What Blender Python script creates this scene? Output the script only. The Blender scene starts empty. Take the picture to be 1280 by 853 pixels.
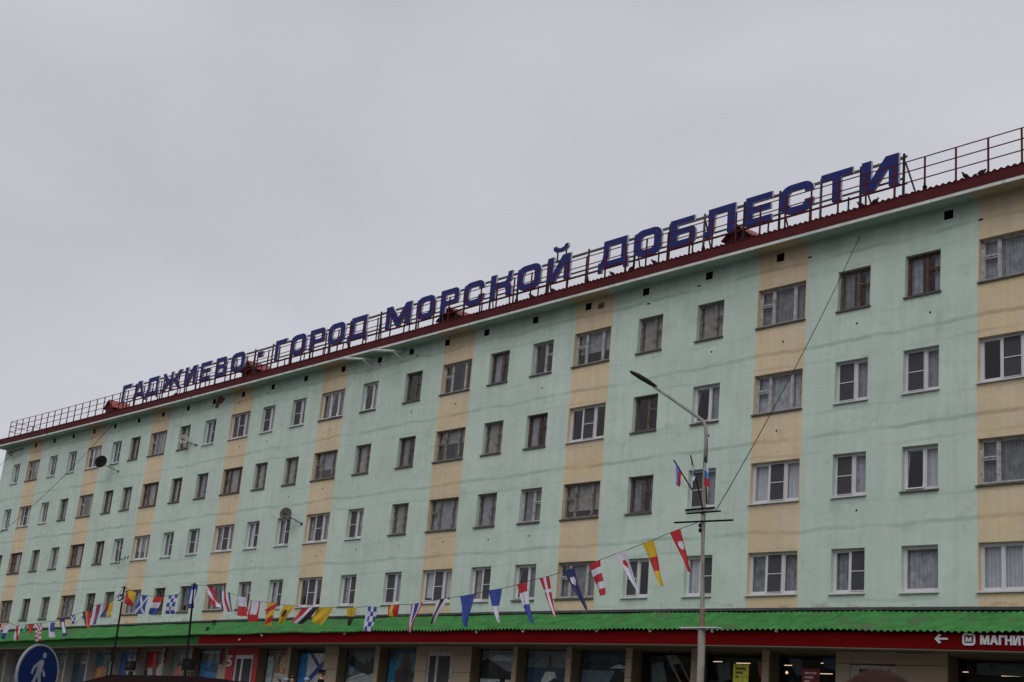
import bpy, bmesh, math, random
from mathutils import Vector, Matrix
R = random.Random(7)
PI = math.pi
sc = bpy.context.scene
C = sc.collection

# ------------------------------------------------------------------ camera
YAW, PITCH, ROLL = -0.8873, 0.28, 0.0913
CAM = Vector((19.31, -33.215, 1.6))
FPX = 1777.9
fw = Vector((math.sin(YAW)*math.cos(PITCH), math.cos(YAW)*math.cos(PITCH), math.sin(PITCH)))
r0 = Vector((math.cos(YAW), -math.sin(YAW), 0)); u0 = r0.cross(fw)
rt = r0*math.cos(ROLL) + u0*math.sin(ROLL); up = rt.cross(fw)
cd = bpy.data.cameras.new('camera'); cam = bpy.data.objects.new('camera', cd); C.objects.link(cam)
m = Matrix((rt, up, -fw)).transposed().to_4x4(); m.translation = CAM
cam.matrix_world = m
cd.sensor_width = 36; cd.lens = FPX/1280*36; cd.clip_start = 0.1; cd.clip_end = 5000
cd.dof.use_dof = True; cd.dof.focus_distance = 50; cd.dof.aperture_fstop = 5.6
sc.camera = cam

# ------------------------------------------------------------------ world and sun (overcast)
w = bpy.data.worlds.new("World"); sc.world = w; w.use_nodes = True
nt = w.node_tree; nt.nodes.clear()
SUN_EL, SUN_AZ = math.radians(50), math.radians(150)      # azimuth from +Y clockwise: front right of the facade
sky = nt.nodes.new('ShaderNodeTexSky'); sky.sky_type = 'NISHITA'; sky.sun_disc = False
sky.sun_elevation = SUN_EL; sky.sun_rotation = SUN_AZ
tc = nt.nodes.new('ShaderNodeTexCoord')
mp = nt.nodes.new('ShaderNodeMapping'); mp.inputs['Scale'].default_value = (1, 1, 2.6)
no = nt.nodes.new('ShaderNodeTexNoise'); no.inputs['Scale'].default_value = 1.7; no.inputs['Detail'].default_value = 5; no.inputs['Roughness'].default_value = .45; no.inputs['Distortion'].default_value = .4
cr = nt.nodes.new('ShaderNodeValToRGB')
cr.color_ramp.elements[0].position = .34; cr.color_ramp.elements[0].color = (.490, .486, .530, 1)
cr.color_ramp.elements[1].position = .66; cr.color_ramp.elements[1].color = (.645, .637, .688, 1)
sc10 = nt.nodes.new('ShaderNodeVectorMath'); sc10.operation = 'SCALE'; sc10.inputs['Scale'].default_value = 10.0
mx = nt.nodes.new('ShaderNodeMixRGB'); mx.inputs[0].default_value = .95
bg = nt.nodes.new('ShaderNodeBackground'); bg.inputs['Strength'].default_value = .1
wo = nt.nodes.new('ShaderNodeOutputWorld')
L = nt.links.new
L(tc.outputs['Generated'], mp.inputs[0]); L(mp.outputs[0], no.inputs['Vector']); L(no.outputs['Fac'], cr.inputs[0])
L(cr.outputs[0], sc10.inputs[0]); L(sky.outputs[0], mx.inputs[1]); L(sc10.outputs[0], mx.inputs[2])
L(mx.outputs[0], bg.inputs[0]); L(bg.outputs[0], wo.inputs[0])
sd = bpy.data.lights.new('sun', 'SUN'); sd.energy = 1.45; sd.angle = math.radians(50); sd.color = (1, .985, .96)
so = bpy.data.objects.new('sun', sd); C.objects.link(so)
sdir = Vector((math.sin(SUN_AZ)*math.cos(SUN_EL), math.cos(SUN_AZ)*math.cos(SUN_EL), math.sin(SUN_EL)))
so.rotation_euler = sdir.to_track_quat('Z', 'Y').to_euler()
sc.view_settings.view_transform = 'Standard'; sc.view_settings.look = 'None'
sc.view_settings.exposure = 0; sc.view_settings.gamma = 1

# ------------------------------------------------------------------ helpers
H0 = 16.4                                   # height of the window heads of the top storey
def at(px, py, y):                          # a pixel of the photograph turned into a point on the plane y
    d = fw + rt*((px-640)/FPX) - up*((py-426.5)/FPX)
    return CAM + d*((y-CAM.y)/d.y)
WX = [-0.0091, -0.0213, 0.028, -0.0437, -0.159, 0.0906, 0.0231, 0.2403, -0.0846, 0.035, 0.0295, 0.0544]
WZ = [0.0424, -0.0383, -0.0747, 0.05, -0.1498, 0.1595, -0.2031, 0.2854, 0.1481, 0.0046, 0.0091, -0.164]
def settle(x, z):                           # the long block is not quite straight: a few centimetres of settlement, measured at its windows
    a = (max(-75, min(6, x))+37)/41; c = (max(-11, min(2.5, z-H0))+4.4)/6.5
    dx = dz = 0; k = 0
    for i in range(4):
        for j in range(3):
            b = a**i*c**j; dx += b*WX[k]; dz += b*WZ[k]; k += 1
    return x+dx, z+dz

def lin(h):
    h = h.lstrip('#'); v = [int(h[i:i+2], 16)/255 for i in (0, 2, 4)]
    return tuple(c/12.92 if c <= .04045 else ((c+.055)/1.055)**2.4 for c in v)
def mat(name, col, rough=.6, metal=0, noise=.12, nscale=3.0, bump=0.0, bscale=20, emis=None, spec=.5, dirt=None):
    M = bpy.data.materials.new(name); M.use_nodes = True; t = M.node_tree; b = t.nodes['Principled BSDF']
    b.inputs['Roughness'].default_value = rough; b.inputs['Metallic'].default_value = metal
    b.inputs['Specular IOR Level'].default_value = spec
    tcn = t.nodes.new('ShaderNodeTexCoord')
    if noise:
        n = t.nodes.new('ShaderNodeTexNoise'); n.inputs['Scale'].default_value = nscale; n.inputs['Detail'].default_value = 6
        t.links.new(tcn.outputs['Object'], n.inputs['Vector'])
        mr = t.nodes.new('ShaderNodeMapRange'); mr.inputs['From Min'].default_value = .3; mr.inputs['From Max'].default_value = .7
        mr.inputs['To Min'].default_value = 1-noise; mr.inputs['To Max'].default_value = 1+noise
        t.links.new(n.outputs['Fac'], mr.inputs['Value'])
        v = t.nodes.new('ShaderNodeVectorMath'); v.operation = 'SCALE'; v.inputs[0].default_value = col[:3]
        t.links.new(mr.outputs[0], v.inputs['Scale']); out = v.outputs[0]
        if dirt:
            n2 = t.nodes.new('ShaderNodeTexNoise'); n2.inputs['Scale'].default_value = dirt[1]; n2.inputs['Detail'].default_value = 8
            t.links.new(tcn.outputs['Object'], n2.inputs['Vector'])
            m2 = t.nodes.new('ShaderNodeMapRange'); m2.inputs['From Min'].default_value = dirt[2]; m2.inputs['From Max'].default_value = dirt[2]+.12
            t.links.new(n2.outputs['Fac'], m2.inputs['Value'])
            mm = t.nodes.new('ShaderNodeMixRGB'); t.links.new(m2.outputs[0], mm.inputs[0]); t.links.new(out, mm.inputs[1])
            mm.inputs[2].default_value = (*dirt[0], 1); out = mm.outputs[0]
        t.links.new(out, b.inputs['Base Color'])
    else: b.inputs['Base Color'].default_value = (*col[:3], 1)
    if bump:
        n3 = t.nodes.new('ShaderNodeTexNoise'); n3.inputs['Scale'].default_value = bscale; n3.inputs['Detail'].default_value = 5
        t.links.new(tcn.outputs['Object'], n3.inputs['Vector'])
        bp = t.nodes.new('ShaderNodeBump'); bp.inputs['Strength'].default_value = bump; bp.inputs['Distance'].default_value = .02
        t.links.new(n3.outputs['Fac'], bp.inputs['Height']); t.links.new(bp.outputs[0], b.inputs['Normal'])
    if emis:
        b.inputs['Emission Color'].default_value = (*emis[0], 1); b.inputs['Emission Strength'].default_value = emis[1]
    return M

def wall_mat(name, col, dark, seam, ph):
    """painted plaster: broad mottling, thin vertical rain streaks, wandering joint lines twice a storey, chipped patches"""
    M = bpy.data.materials.new(name); M.use_nodes = True; t = M.node_tree; N = t.nodes.new; K = t.links.new
    b = t.nodes['Principled BSDF']; b.inputs['Roughness'].default_value = .88; b.inputs['Specular IOR Level'].default_value = .25
    g = N('ShaderNodeNewGeometry'); sp = N('ShaderNodeSeparateXYZ'); K(g.outputs['Position'], sp.inputs[0])
    def noise(sx, sz, det=5, rough=.55, off=0):
        mp = N('ShaderNodeMapping'); mp.inputs['Scale'].default_value = (sx, sx, sz); mp.inputs['Location'].default_value = (off, 0, off)
        K(g.outputs['Position'], mp.inputs[0]); n = N('ShaderNodeTexNoise'); n.inputs['Scale'].default_value = 1; n.inputs['Detail'].default_value = det
        n.inputs['Roughness'].default_value = rough; K(mp.outputs[0], n.inputs['Vector']); return n.outputs['Fac']
    def rng(v, a, b_, c, d):
        m_ = N('ShaderNodeMapRange'); K(v, m_.inputs['Value'])
        for k, q in zip(('From Min', 'From Max', 'To Min', 'To Max'), (a, b_, c, d)): m_.inputs[k].default_value = q
        return m_.outputs[0]
    def mth(op, a, b_=None, c=None):
        n = N('ShaderNodeMath'); n.operation = op
        for i, q in enumerate((a, b_, c)):
            if q is None: continue
            if isinstance(q, (int, float)): n.inputs[i].default_value = q
            else: K(q, n.inputs[i])
        return n.outputs[0]
    mot = rng(noise(.45, .6, 7, .65), .3, .7, .90, 1.08)
    big = rng(noise(.09, .12, 3, .5, 7), .3, .7, .96, 1.04)
    strk = rng(noise(3.5, .16, 4, .6, 3), .35, .72, 1.01, .91)
    fine = rng(noise(5, 5, 5, .7, 11), .3, .7, .965, 1.035)
    stain = mth('MULTIPLY', rng(noise(.9, 1.6, 6, .7, 91), .56, .74, 1.0, .78), rng(noise(5.5, .45, 6, .7, 171), .58, .74, 1.0, .80))
    grime = mth('SUBTRACT', 1.0, mth('MULTIPLY', rng(sp.outputs['Z'], 16.7, 17.5, 0, 1), rng(noise(1.2, .7, 6, .65, 61), .42, .68, 0, .22)))
    f = mth('MULTIPLY', mth('MULTIPLY', mth('MULTIPLY', mot, big), mth('MULTIPLY', strk, fine)), mth('MULTIPLY', stain, grime))
    wob = rng(noise(.35, .02, 4, .6, ph), .2, .8, -.14, .14)
    z = mth('ADD', sp.outputs['Z'], wob)
    def line(z0, half, lo):
        q = mth('FRACT', mth('DIVIDE', mth('SUBTRACT', z, z0-1.4), 2.8))
        d = mth('MULTIPLY', mth('ABSOLUTE', mth('SUBTRACT', q, .5)), 2.8)
        return rng(d, half*.35, half, lo, 0)
    l1 = mth('MULTIPLY', line(8.58, .085, 1.0), rng(noise(.5, .6, 5, .7, 21), .36, .60, .12, .85))
    l2 = mth('MULTIPLY', line(8.10, .06, 1.0), rng(noise(.3, .3, 3, .5, 33), .42, .66, 0, .5))
    l3 = mth('MULTIPLY', line(9.30, .06, 1.0), rng(noise(.3, .3, 3, .5, 43), .42, .66, 0, .4))
    lm = mth('MINIMUM', mth('ADD', mth('ADD', l1, l2), l3), 1)
    hue = N('ShaderNodeMixRGB'); K(rng(noise(.7, 1.1, 6, .7, 131), .38, .62, 0, .55), hue.inputs[0]); hue.inputs[1].default_value = (*col, 1)
    gr = sum(col)/3; hue.inputs[2].default_value = (*[gr*.55+c_*.45 for c_ in col], 1)
    v = N('ShaderNodeVectorMath'); v.operation = 'SCALE'; K(hue.outputs[0], v.inputs[0]); K(f, v.inputs['Scale'])
    m1 = N('ShaderNodeMixRGB'); K(lm, m1.inputs[0]); K(v.outputs[0], m1.inputs[1]); m1.inputs[2].default_value = (*seam, 1)
    # small chips where the paint has come off, thicker in the strip above the canopy
    chip = rng(noise(3.2, 3.2, 6, .7, 55), .66, .70, 0, .65)
    low = rng(sp.outputs['Z'], 6.25, 6.9, .17, .02)
    chip2 = rng(mth('ADD', noise(1.6, 3.2, 6, .7, 77), low), .68, .74, 0, .6)
    cm = mth('MAXIMUM', chip, mth('MULTIPLY', chip2, rng(sp.outputs['Z'], 6.3, 7.0, 1, 0)))
    m2 = N('ShaderNodeMixRGB'); K(cm, m2.inputs[0]); K(m1.outputs[0], m2.inputs[1]); m2.inputs[2].default_value = (*dark, 1)
    K(m2.outputs[0], b.inputs['Base Color'])
    hsum = mth('SUBTRACT', mth('MULTIPLY', noise(2, 2, 6, .6, 5), 1.0), mth('MULTIPLY', lm, .35))
    bp = N('ShaderNodeBump'); bp.inputs['Strength'].default_value = .35; bp.inputs['Distance'].default_value = .03
    K(hsum, bp.inputs['Height']); K(bp.outputs[0], b.inputs['Normal'])
    return M

def glass_mat(name, tint=(.78, .8, .82), base=.045):
    """clear pane: see-through, mirror-like towards grazing angles, the same from both sides"""
    M = bpy.data.materials.new(name); M.use_nodes = True; t = M.node_tree; t.nodes.clear(); N = t.nodes.new; K = t.links.new
    o = N('ShaderNodeOutputMaterial'); mx = N('ShaderNodeMixShader'); tr = N('ShaderNodeBsdfTransparent'); gl = N('ShaderNodeBsdfGlossy')
    lw = N('ShaderNodeLayerWeight'); lw.inputs['Blend'].default_value = .5
    pw = N('ShaderNodeMath'); pw.operation = 'POWER'; pw.inputs[1].default_value = 3.5; K(lw.outputs['Facing'], pw.inputs[0])
    ma = N('ShaderNodeMath'); ma.operation = 'MULTIPLY_ADD'; ma.inputs[1].default_value = .8; ma.inputs[2].default_value = base; K(pw.outputs[0], ma.inputs[0])
    tr.inputs[0].default_value = (*tint, 1); gl.inputs['Roughness'].default_value = .04; gl.inputs['Color'].default_value = (.9, .9, .9, 1)
    K(ma.outputs[0], mx.inputs[0]); K(tr.outputs[0], mx.inputs[1]); K(gl.outputs[0], mx.inputs[2]); K(mx.outputs[0], o.inputs[0])
    return M

G_WALL, G_CREAM = (.470, .582, .500), (.610, .485, .300)
M = dict(
 green=wall_mat('green_plaster', G_WALL, (.30, .27, .21), (.29, .40, .325), 2),
 cream=wall_mat('cream_plaster', G_CREAM, (.33, .24, .15), (.40, .305, .195), 2),
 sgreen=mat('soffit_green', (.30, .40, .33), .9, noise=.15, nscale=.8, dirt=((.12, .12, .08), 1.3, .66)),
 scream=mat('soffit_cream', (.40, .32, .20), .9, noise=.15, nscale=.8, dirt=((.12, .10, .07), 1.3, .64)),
 edge=mat('gutter_white', (.55, .56, .54), .6, noise=.2, nscale=2, dirt=((.25, .2, .15), 2, .62)),
 roofred=mat('roof_red_metal', (.075, .006, .008), .7, spec=.25, noise=.2, nscale=1.5),
 hatch=mat('hatch_red_metal', (.27, .065, .055), .6, spec=.3, noise=.25, nscale=2),
 rail=mat('rail_red_paint', (.085, .009, .013), .7, spec=.2, noise=.15),
 steel=mat('dark_steel', (.022, .022, .026), .7, noise=.2, spec=.2),
 steel2=mat('grey_steel', (.085, .08, .075), .7, spec=.3, noise=.25),
 blue=mat('letter_blue', (.010, .017, .125), .6, spec=.25, noise=.1, nscale=1),
 lwhite=mat('letter_white_side', (.50, .50, .53), .5, noise=.06),
 canopy=mat('canopy_green_metal', (.037, .168, .040), .65, spec=.25, noise=.3, nscale=2.6, dirt=((.070, .115, .052), 1.1, .55)),
 fgreen=mat('fascia_green', (.012, .075, .014), .7, spec=.15, noise=.1),
 fred=mat('fascia_red', (.115, .0015, .002), .7, spec=.05, noise=.1, nscale=1),
 flash=mat('flashing_grey', (.06, .06, .068), .7, spec=.3, noise=.25, nscale=3, dirt=((.2, .2, .19), 3, .62)),
 soff=mat('canopy_soffit', (.16, .14, .09), .8, noise=.1),
 black=mat('black', (.009, .009, .010), .85, noise=0, spec=.12),
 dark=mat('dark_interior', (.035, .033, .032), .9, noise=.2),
 tile=mat('tan_cladding', (.33, .255, .175), .5, noise=.1, nscale=1.5),
 joint=mat('cladding_joint', (.06, .045, .035), .9, noise=.1),
 brownrev=mat('brown_reveal', (.13, .095, .05), .7, noise=.15),
 pvc=mat('white_pvc', (.53, .53, .55), .4, noise=.05),
 oldwhite=mat('weathered_white_wood', (.36, .35, .34), .75, noise=.25, nscale=6, dirt=((.10, .08, .06), 9, .58)),
 oldgrey=mat('weathered_grey_wood', (.20, .185, .17), .8, noise=.3, nscale=6, dirt=((.06, .05, .04), 9, .52)),
 oldbrown=mat('weathered_brown_wood', (.115, .080, .062), .8, noise=.3, nscale=6, dirt=((.04, .03, .025), 9, .55)),
 oldred=mat('red_brown_wood', (.10, .052, .044), .85, spec=.2, noise=.3, nscale=6),
 sillm=mat('dark_tin_sill', (.075, .07, .068), .7, noise=.25, dirt=((.14, .08, .05), 5, .62)),
 glass=glass_mat('window_glass'), sglass=glass_mat('shop_glass', (.82, .84, .84), .04),
 net=mat('mosquito_net', (.045, .045, .048), .9, noise=.1),
 cur1=mat('curtain_pale_grey', (.40, .41, .43), .9, noise=.35, nscale=4),
 cur2=mat('curtain_lilac_grey', (.29, .295, .31), .9, noise=.4, nscale=4),
 cur3=mat('curtain_beige', (.31, .28, .245), .9, noise=.4, nscale=4),
 cur4=mat('curtain_white', (.56, .57, .60), .9, noise=.1, nscale=4),
 cur5=mat('curtain_dim_grey', (.20, .198, .205), .9, noise=.4, nscale=4),
 scar=mat('bare_brick', (.14, .055, .045), .95, noise=.35, nscale=7),
 concrete=mat('weathered_concrete', (.26, .245, .22), .9, noise=.2, nscale=4, bump=.3),
 rust=mat('rusted_steel', (.17, .10, .065), .8, noise=.3, nscale=5),
 lampg=mat('grey_pole_paint', (.19, .19, .19), .6, noise=.2, nscale=3),
 tube=mat('tube_glow', (.9, .85, .8), .5, noise=0, emis=((1, .66, .48), 1.25)),
 asphalt=mat('asphalt', (.05, .05, .052), .9, noise=.2, nscale=2, bump=.2),
 paving=mat('paving', (.16, .155, .15), .9, noise=.15, nscale=2, bump=.2),
 grass=mat('added_hill_tundra', (.055, .065, .035), 1, noise=.4, nscale=.03),
 skin=mat('skin', (.42, .24, .17), .6, noise=.05), hair=mat('reddish_brown_hair', (.030, .014, .011), .9, spec=.08, noise=.3, nscale=40),
 hairdark=mat('dark_hair', (.02, .016, .014), .6, noise=.2, nscale=40),
 uniform=mat('black_uniform', (.009, .010, .012), .95, spec=.1, noise=.15, nscale=10),
 jacket=mat('light_blue_cloth', (.22, .36, .46), .85, noise=.1, nscale=8), brownc=mat('brown_cloth', (.12, .08, .06), .85, noise=.15, nscale=8),
 white=mat('white_paint', (.7, .7, .72), .5, noise=.04), signblue=mat('sign_blue', (.003, .018, .095), .7, spec=.15, noise=.03),
 signrim=mat('sign_rim', (.24, .25, .28), .6, spec=.3, noise=.05),
 tent=mat('maroon_black_canvas', (.010, .004, .0045), 1, spec=.03, noise=.3, nscale=1.2),
 bird=mat('pigeon_feather', (.018, .019, .023), .9, spec=.15, noise=.3, nscale=20),
 f_r=mat('flag_red', (.36, .012, .018), .8, noise=.05), f_w=mat('flag_white', (.50, .50, .58), .8, noise=.05), f_b=mat('flag_blue', (.022, .05, .25), .8, noise=.05),
 f_n=mat('flag_navy', (.015, .02, .09), .8, noise=.05), f_y=mat('flag_yellow', (.50, .32, .010), .8, noise=.05), f_k=mat('flag_black', (.012, .012, .016), .8, noise=.05),
 f_g=mat('flag_green', (.02, .30, .08), .8, noise=.05), f_o=mat('flag_orange', (.55, .16, .012), .8, noise=.05), f_l=mat('flag_light_blue', (.05, .20, .50), .8, noise=.05),
)

WL = {}
class MB:
    """collects geometry in world coordinates, then links it as ONE mesh object"""
    def __init__(s): s.v = []; s.f = []; s.m = []
    def add(s, vs, fs, mi=0):
        n = len(s.v); s.v += [tuple(v) for v in vs]; s.f += [tuple(n+i for i in f) for f in fs]; s.m += [mi]*len(fs); return s
    def box(s, x0, x1, y0, y1, z0, z1, mi=0):
        x0, x1 = min(x0, x1), max(x0, x1); y0, y1 = min(y0, y1), max(y0, y1); z0, z1 = min(z0, z1), max(z0, z1)
        vs = [(x, y, z) for x in (x0, x1) for y in (y0, y1) for z in (z0, z1)]
        return s.add(vs, [(0, 1, 3, 2), (4, 6, 7, 5), (0, 4, 5, 1), (2, 3, 7, 6), (0, 2, 6, 4), (1, 5, 7, 3)], mi)
    def longbox(s, x0, x1, y0, y1, z0, z1, mi=0, step=3.0):
        n = max(1, int(abs(x1-x0)/step)); xs = [x0+(x1-x0)*i/n for i in range(n+1)]
        vs = [(x, y, z) for x in xs for (y, z) in ((y0, z0), (y1, z0), (y1, z1), (y0, z1))]; fs = []
        for i in range(n):
            for k in range(4): a = i*4+k; b = i*4+(k+1) % 4; fs.append((a, b, b+4, a+4))
        fs += [(3, 2, 1, 0), (n*4, n*4+1, n*4+2, n*4+3)]
        return s.add(vs, fs, mi)
    def tube(s, pts, r, seg=6, mi=0, r2=None):
        pts = [Vector(p) for p in pts]; n = len(pts); vs = []; fs = []
        for i, p in enumerate(pts):
            d = (pts[min(i+1, n-1)]-pts[max(i-1, 0)]).normalized()
            a = d.cross(Vector((0, 0, 1)));
            if a.length < .05: a = Vector((1, 0, 0))
            a.normalize(); b = d.cross(a)
            q = r if r2 is None else r+(r2-r)*i/(n-1)
            for k in range(seg): t = 2*PI*k/seg; vs.append(p+a*q*math.cos(t)+b*q*math.sin(t))
        for i in range(n-1):
            for k in range(seg): fs.append((i*seg+k, i*seg+(k+1) % seg, (i+1)*seg+(k+1) % seg, (i+1)*seg+k))
        fs += [tuple(range(seg)), tuple(reversed(range((n-1)*seg, n*seg)))]
        return s.add(vs, fs, mi)
    def bar(s, a, b, wdt, mi=0): return s.tube([a, b], wdt/2*1.3, 4, mi)
    def lathe(s, prof, c=(0, 0, 0), axis=(0, 0, 1), seg=16, mi=0):
        ax = Vector(axis).normalized(); a = ax.orthogonal().normalized(); b = ax.cross(a); c = Vector(c); vs = []; fs = []
        for (r, h) in prof:
            for k in range(seg): t = 2*PI*k/seg; vs.append(c+ax*h+a*r*math.cos(t)+b*r*math.sin(t))
        for i in range(len(prof)-1):
            for k in range(seg): fs.append((i*seg+k, i*seg+(k+1) % seg, (i+1)*seg+(k+1) % seg, (i+1)*seg+k))
        fs += [tuple(reversed(range(seg))), tuple(range((len(prof)-1)*seg, len(prof)*seg))]
        return s.add(vs, fs, mi)
    def build(s, name, mats, parent=None, org=(0, 0, 0), warp=False, smooth=False):
        me = bpy.data.meshes.new(name); org = Vector(org)
        vs = s.v
        if warp:
            o = []
            for (x, y, z) in vs: x2, z2 = settle(x, z); o.append((x2, y, z2))
            vs = o
        me.from_pydata([tuple(Vector(v)-org) for v in vs], [], s.f)
        if not isinstance(mats, (list, tuple)): mats = [mats]
        for q in mats: me.materials.append(M[q] if isinstance(q, str) else q)
        me.polygons.foreach_set('material_index', s.m)
        if smooth: me.polygons.foreach_set('use_smooth', [True]*len(me.polygons))
        me.update()
        bm = bmesh.new(); bm.from_mesh(me); bmesh.ops.recalc_face_normals(bm, faces=bm.faces); bm.to_mesh(me); bm.free()
        return link(name, me, parent, org)
def link(name, me, parent=None, loc=(0, 0, 0)):
    o = bpy.data.objects.new(name, me); C.objects.link(o); loc = Vector(loc); WL[o.name] = loc.copy()
    if parent: o.parent = parent; o.location = loc-WL[parent.name]
    else: o.location = loc
    return o
def tag(o, label=None, cat=None, group=None, kind=None):
    if label: o['label'] = label
    if cat: o['category'] = cat
    if group: o['group'] = group
    if kind: o['kind'] = kind
    return o
def empty(name, loc, label, cat, group=None): return tag(link(name, None, None, loc), label, cat, group)

# ------------------------------------------------------------------ ground, terrace, hills
g = MB(); n = 40
g.add([(-2500, -2500, 0), (2500, -2500, 0), (2500, 2500, 0), (-2500, 2500, 0)], [(0, 1, 2, 3)])
tag(g.build('ground', 'asphalt'), kind='structure')
g = MB(); g.longbox(-110, 40, -12, 30, -.2, 1.85); g.longbox(-110, 40, -12.6, -12, -.2, 1.4); g.longbox(-110, 40, -13.2, -12.6, -.2, .95); g.longbox(-110, 40, -13.8, -13.2, -.2, .5)
tag(g.build('terrace', 'paving'), kind='structure')
g = MB(); n = 96; rr = random.Random(3); ph = [rr.uniform(0, 6) for _ in range(4)]
vs = []; fs = []
for i in range(n+1):                                        # unseen high ground added to dim the shopfront and darken window reflections
    t = PI*(.97)+i/n*PI*1.06
    h = 62+24*math.sin(3*t+ph[0])+13*math.sin(7*t+ph[1])+6*math.sin(17*t+ph[2])
    for j in range(9):
        q = j/8; rad = 170+q*420; z = -1+h*math.sin(q*PI*.5)**1.3+3*math.sin(9*t+4*q)*q
        vs.append((math.cos(t)*rad, math.sin(t)*rad, z))
for i in range(n):
    for j in range(8): fs.append((i*9+j, i*9+j+1, (i+1)*9+j+1, (i+1)*9+j))
g.add(vs, fs); tag(g.build('added_hills', 'grass', smooth=True), kind='structure')

# ------------------------------------------------------------------ the apartment block
B = empty('apartment_building', (-34, 0, 1.85), 'long pale green five storey apartment block with cream stripes and a green shop canopy', 'building')
X0, X1 = -72.75, 9.4
COLS = [-0.46, -3.2, -5.57, -8.31, -11.27, -14.01, -16.9, -19.57, -22.09, -24.76, -27.65, -30.81, -33.74, -36.55, -39.27, -41.94, -44.96, -47.68, -50.66, -53.42, -55.75, -58.71, -61.75, -64.56, -67.6, -70.39]
WIDE, NARR, WH = 1.887, 1.164, 1.276
EXTRA = [(2.35, 0), (5.15, 0), (7.95, 1)]
cols = [(c, 1 if i % 3 == 0 else 0, i) for i, c in enumerate(COLS)] + [(c, wd, -1-k) for k, (c, wd) in enumerate(EXTRA)]
rowz = [H0, H0-2.81, H0-5.61, H0-8.4]
VENTS = [-2.39, -8.43, -11.42, -14.34, -17.24, -20.15, -23.06, -25.58, -28.03, -30.34, -33.15, -36.26, -39.18, -41.98, -44.9, -47.7, -50.5, -53.4, -56.4, -59.2, -62.1, -64.9, -67.8, 1.2, 4.0]
ops = []                                                     # openings: x0, x1, z0, z1, depth, material of the reveal
for c, wd, i in cols:
    hw = (WIDE if wd else NARR)/2
    for z in rowz: ops.append((c-hw, c+hw, z-WH, z, .34, 1 if wd else 0))
for v in VENTS: ops.append((v-.15, v+.15, 17.22, 17.48, .3, 2))
stripes = [(c-WIDE/2-.02, c+WIDE/2+.06) for c, wd, i in cols if wd]
def in_stripe(x): return any(a < x < b for a, b in stripes)
xs = sorted({round(v, 3) for o in ops for v in o[:2]} | {round(v, 3) for s_ in stripes for v in s_} | {X0, X1})
zs = sorted({round(v, 3) for o in ops for v in o[2:4]} | {6.0, 17.59})
g = MB(); vid = {}
def vx(i, j):
    if (i, j) not in vid: vid[(i, j)] = len(g.v); g.v.append((xs[i], 0, zs[j]))
    return vid[(i, j)]
for i in range(len(xs)-1):
    xm = (xs[i]+xs[i+1])/2; st = in_stripe(xm)
    for j in range(len(zs)-1):
        zm = (zs[j]+zs[j+1])/2
        if any(o[0] < xm < o[1] and o[2] < zm < o[3] for o in ops): continue
        g.f.append((vx(i, j), vx(i+1, j), vx(i+1, j+1), vx(i, j+1))); g.m.append(1 if st else 0)
for (a, b, z0, z1, d, mi) in ops:
    q = [(a, z0), (b, z0), (b, z1), (a, z1)]
    for k in range(4):
        p0, p1 = q[k], q[(k+1) % 4]; g.add([(p0[0], 0, p0[1]), (p1[0], 0, p1[1]), (p1[0], d, p1[1]), (p0[0], d, p0[1])], [(0, 1, 2, 3)], mi)
    if mi == 2: g.add([(a, d, z0), (b, d, z0), (b, d, z1), (a, d, z1)], [(0, 1, 2, 3)], 2)
# end walls and the back
g.add([(X0, 0, 1.85), (X0, 13, 1.85), (X0, 13, 17.9), (X0, 0, 17.59)], [(0, 1, 2, 3)], 0)
g.add([(X1, 0, 1.85), (X1, 13, 1.85), (X1, 13, 17.9), (X1, 0, 17.59)], [(0, 1, 2, 3)], 0)
g.add([(X0, 13, 1.85), (X1, 13, 1.85), (X1, 13, 17.9), (X0, 13, 17.9)], [(0, 1, 2, 3)], 0)
me_wall = g.build('wall', ['green', 'cream', 'black'], B, warp=True)
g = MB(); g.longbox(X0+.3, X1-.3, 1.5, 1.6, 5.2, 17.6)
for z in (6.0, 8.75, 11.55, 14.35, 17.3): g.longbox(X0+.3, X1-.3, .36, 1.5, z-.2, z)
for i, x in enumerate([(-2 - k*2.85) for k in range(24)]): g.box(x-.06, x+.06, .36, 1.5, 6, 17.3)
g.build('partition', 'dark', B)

# eaves: soffit painted like the wall below, white edge strip, dark red metal
for (a, b), mt in [((a, b), 'scream') for a, b in stripes]: pass
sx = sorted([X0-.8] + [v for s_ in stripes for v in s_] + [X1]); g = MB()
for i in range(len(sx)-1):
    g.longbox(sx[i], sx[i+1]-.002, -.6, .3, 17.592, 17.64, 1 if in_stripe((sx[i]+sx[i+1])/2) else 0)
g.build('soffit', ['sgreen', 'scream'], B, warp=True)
g = MB(); g.longbox(X0-.86, X1, -.645, -.602, 17.56, 17.655); g.build('eaves_strip', 'edge', B, warp=True)
# roof sheet, corrugated, with a turned down front edge
g = MB(); per = .2; nn = int((X1-X0+.9)/per*6); vs = []; fs = []; rows = [(-.66, 17.66, 0), (-.67, 17.93, .0), (-.70, 17.985, 1), (6.4, 18.62, 1), (13.4, 17.9, 1)]
for i in range(nn+1):
    x = X0-.9+(X1-X0+.9)*i/nn; wv = .028*math.sin(x*2*PI/per)
    for (y, z, a) in rows: vs.append((x, y, z+a*wv))
k = len(rows)
for i in range(nn):
    for j in range(k-1): fs.append((i*k+j, i*k+j+1, (i+1)*k+j+1, (i+1)*k+j))
g.add(vs, fs); g.build('roof', 'roofred', B, warp=True)
g = MB(); g.add([(X0-.9, -.66, 17.66), (X0-.9, 13.4, 17.66), (X0-.9, 13.4, 17.9), (X0-.9, 6.4, 18.6), (X0-.9, -.7, 17.98)], [(0, 1, 2, 3, 4)]); g.build('roof_gable', 'roofred', B, warp=True)
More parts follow.
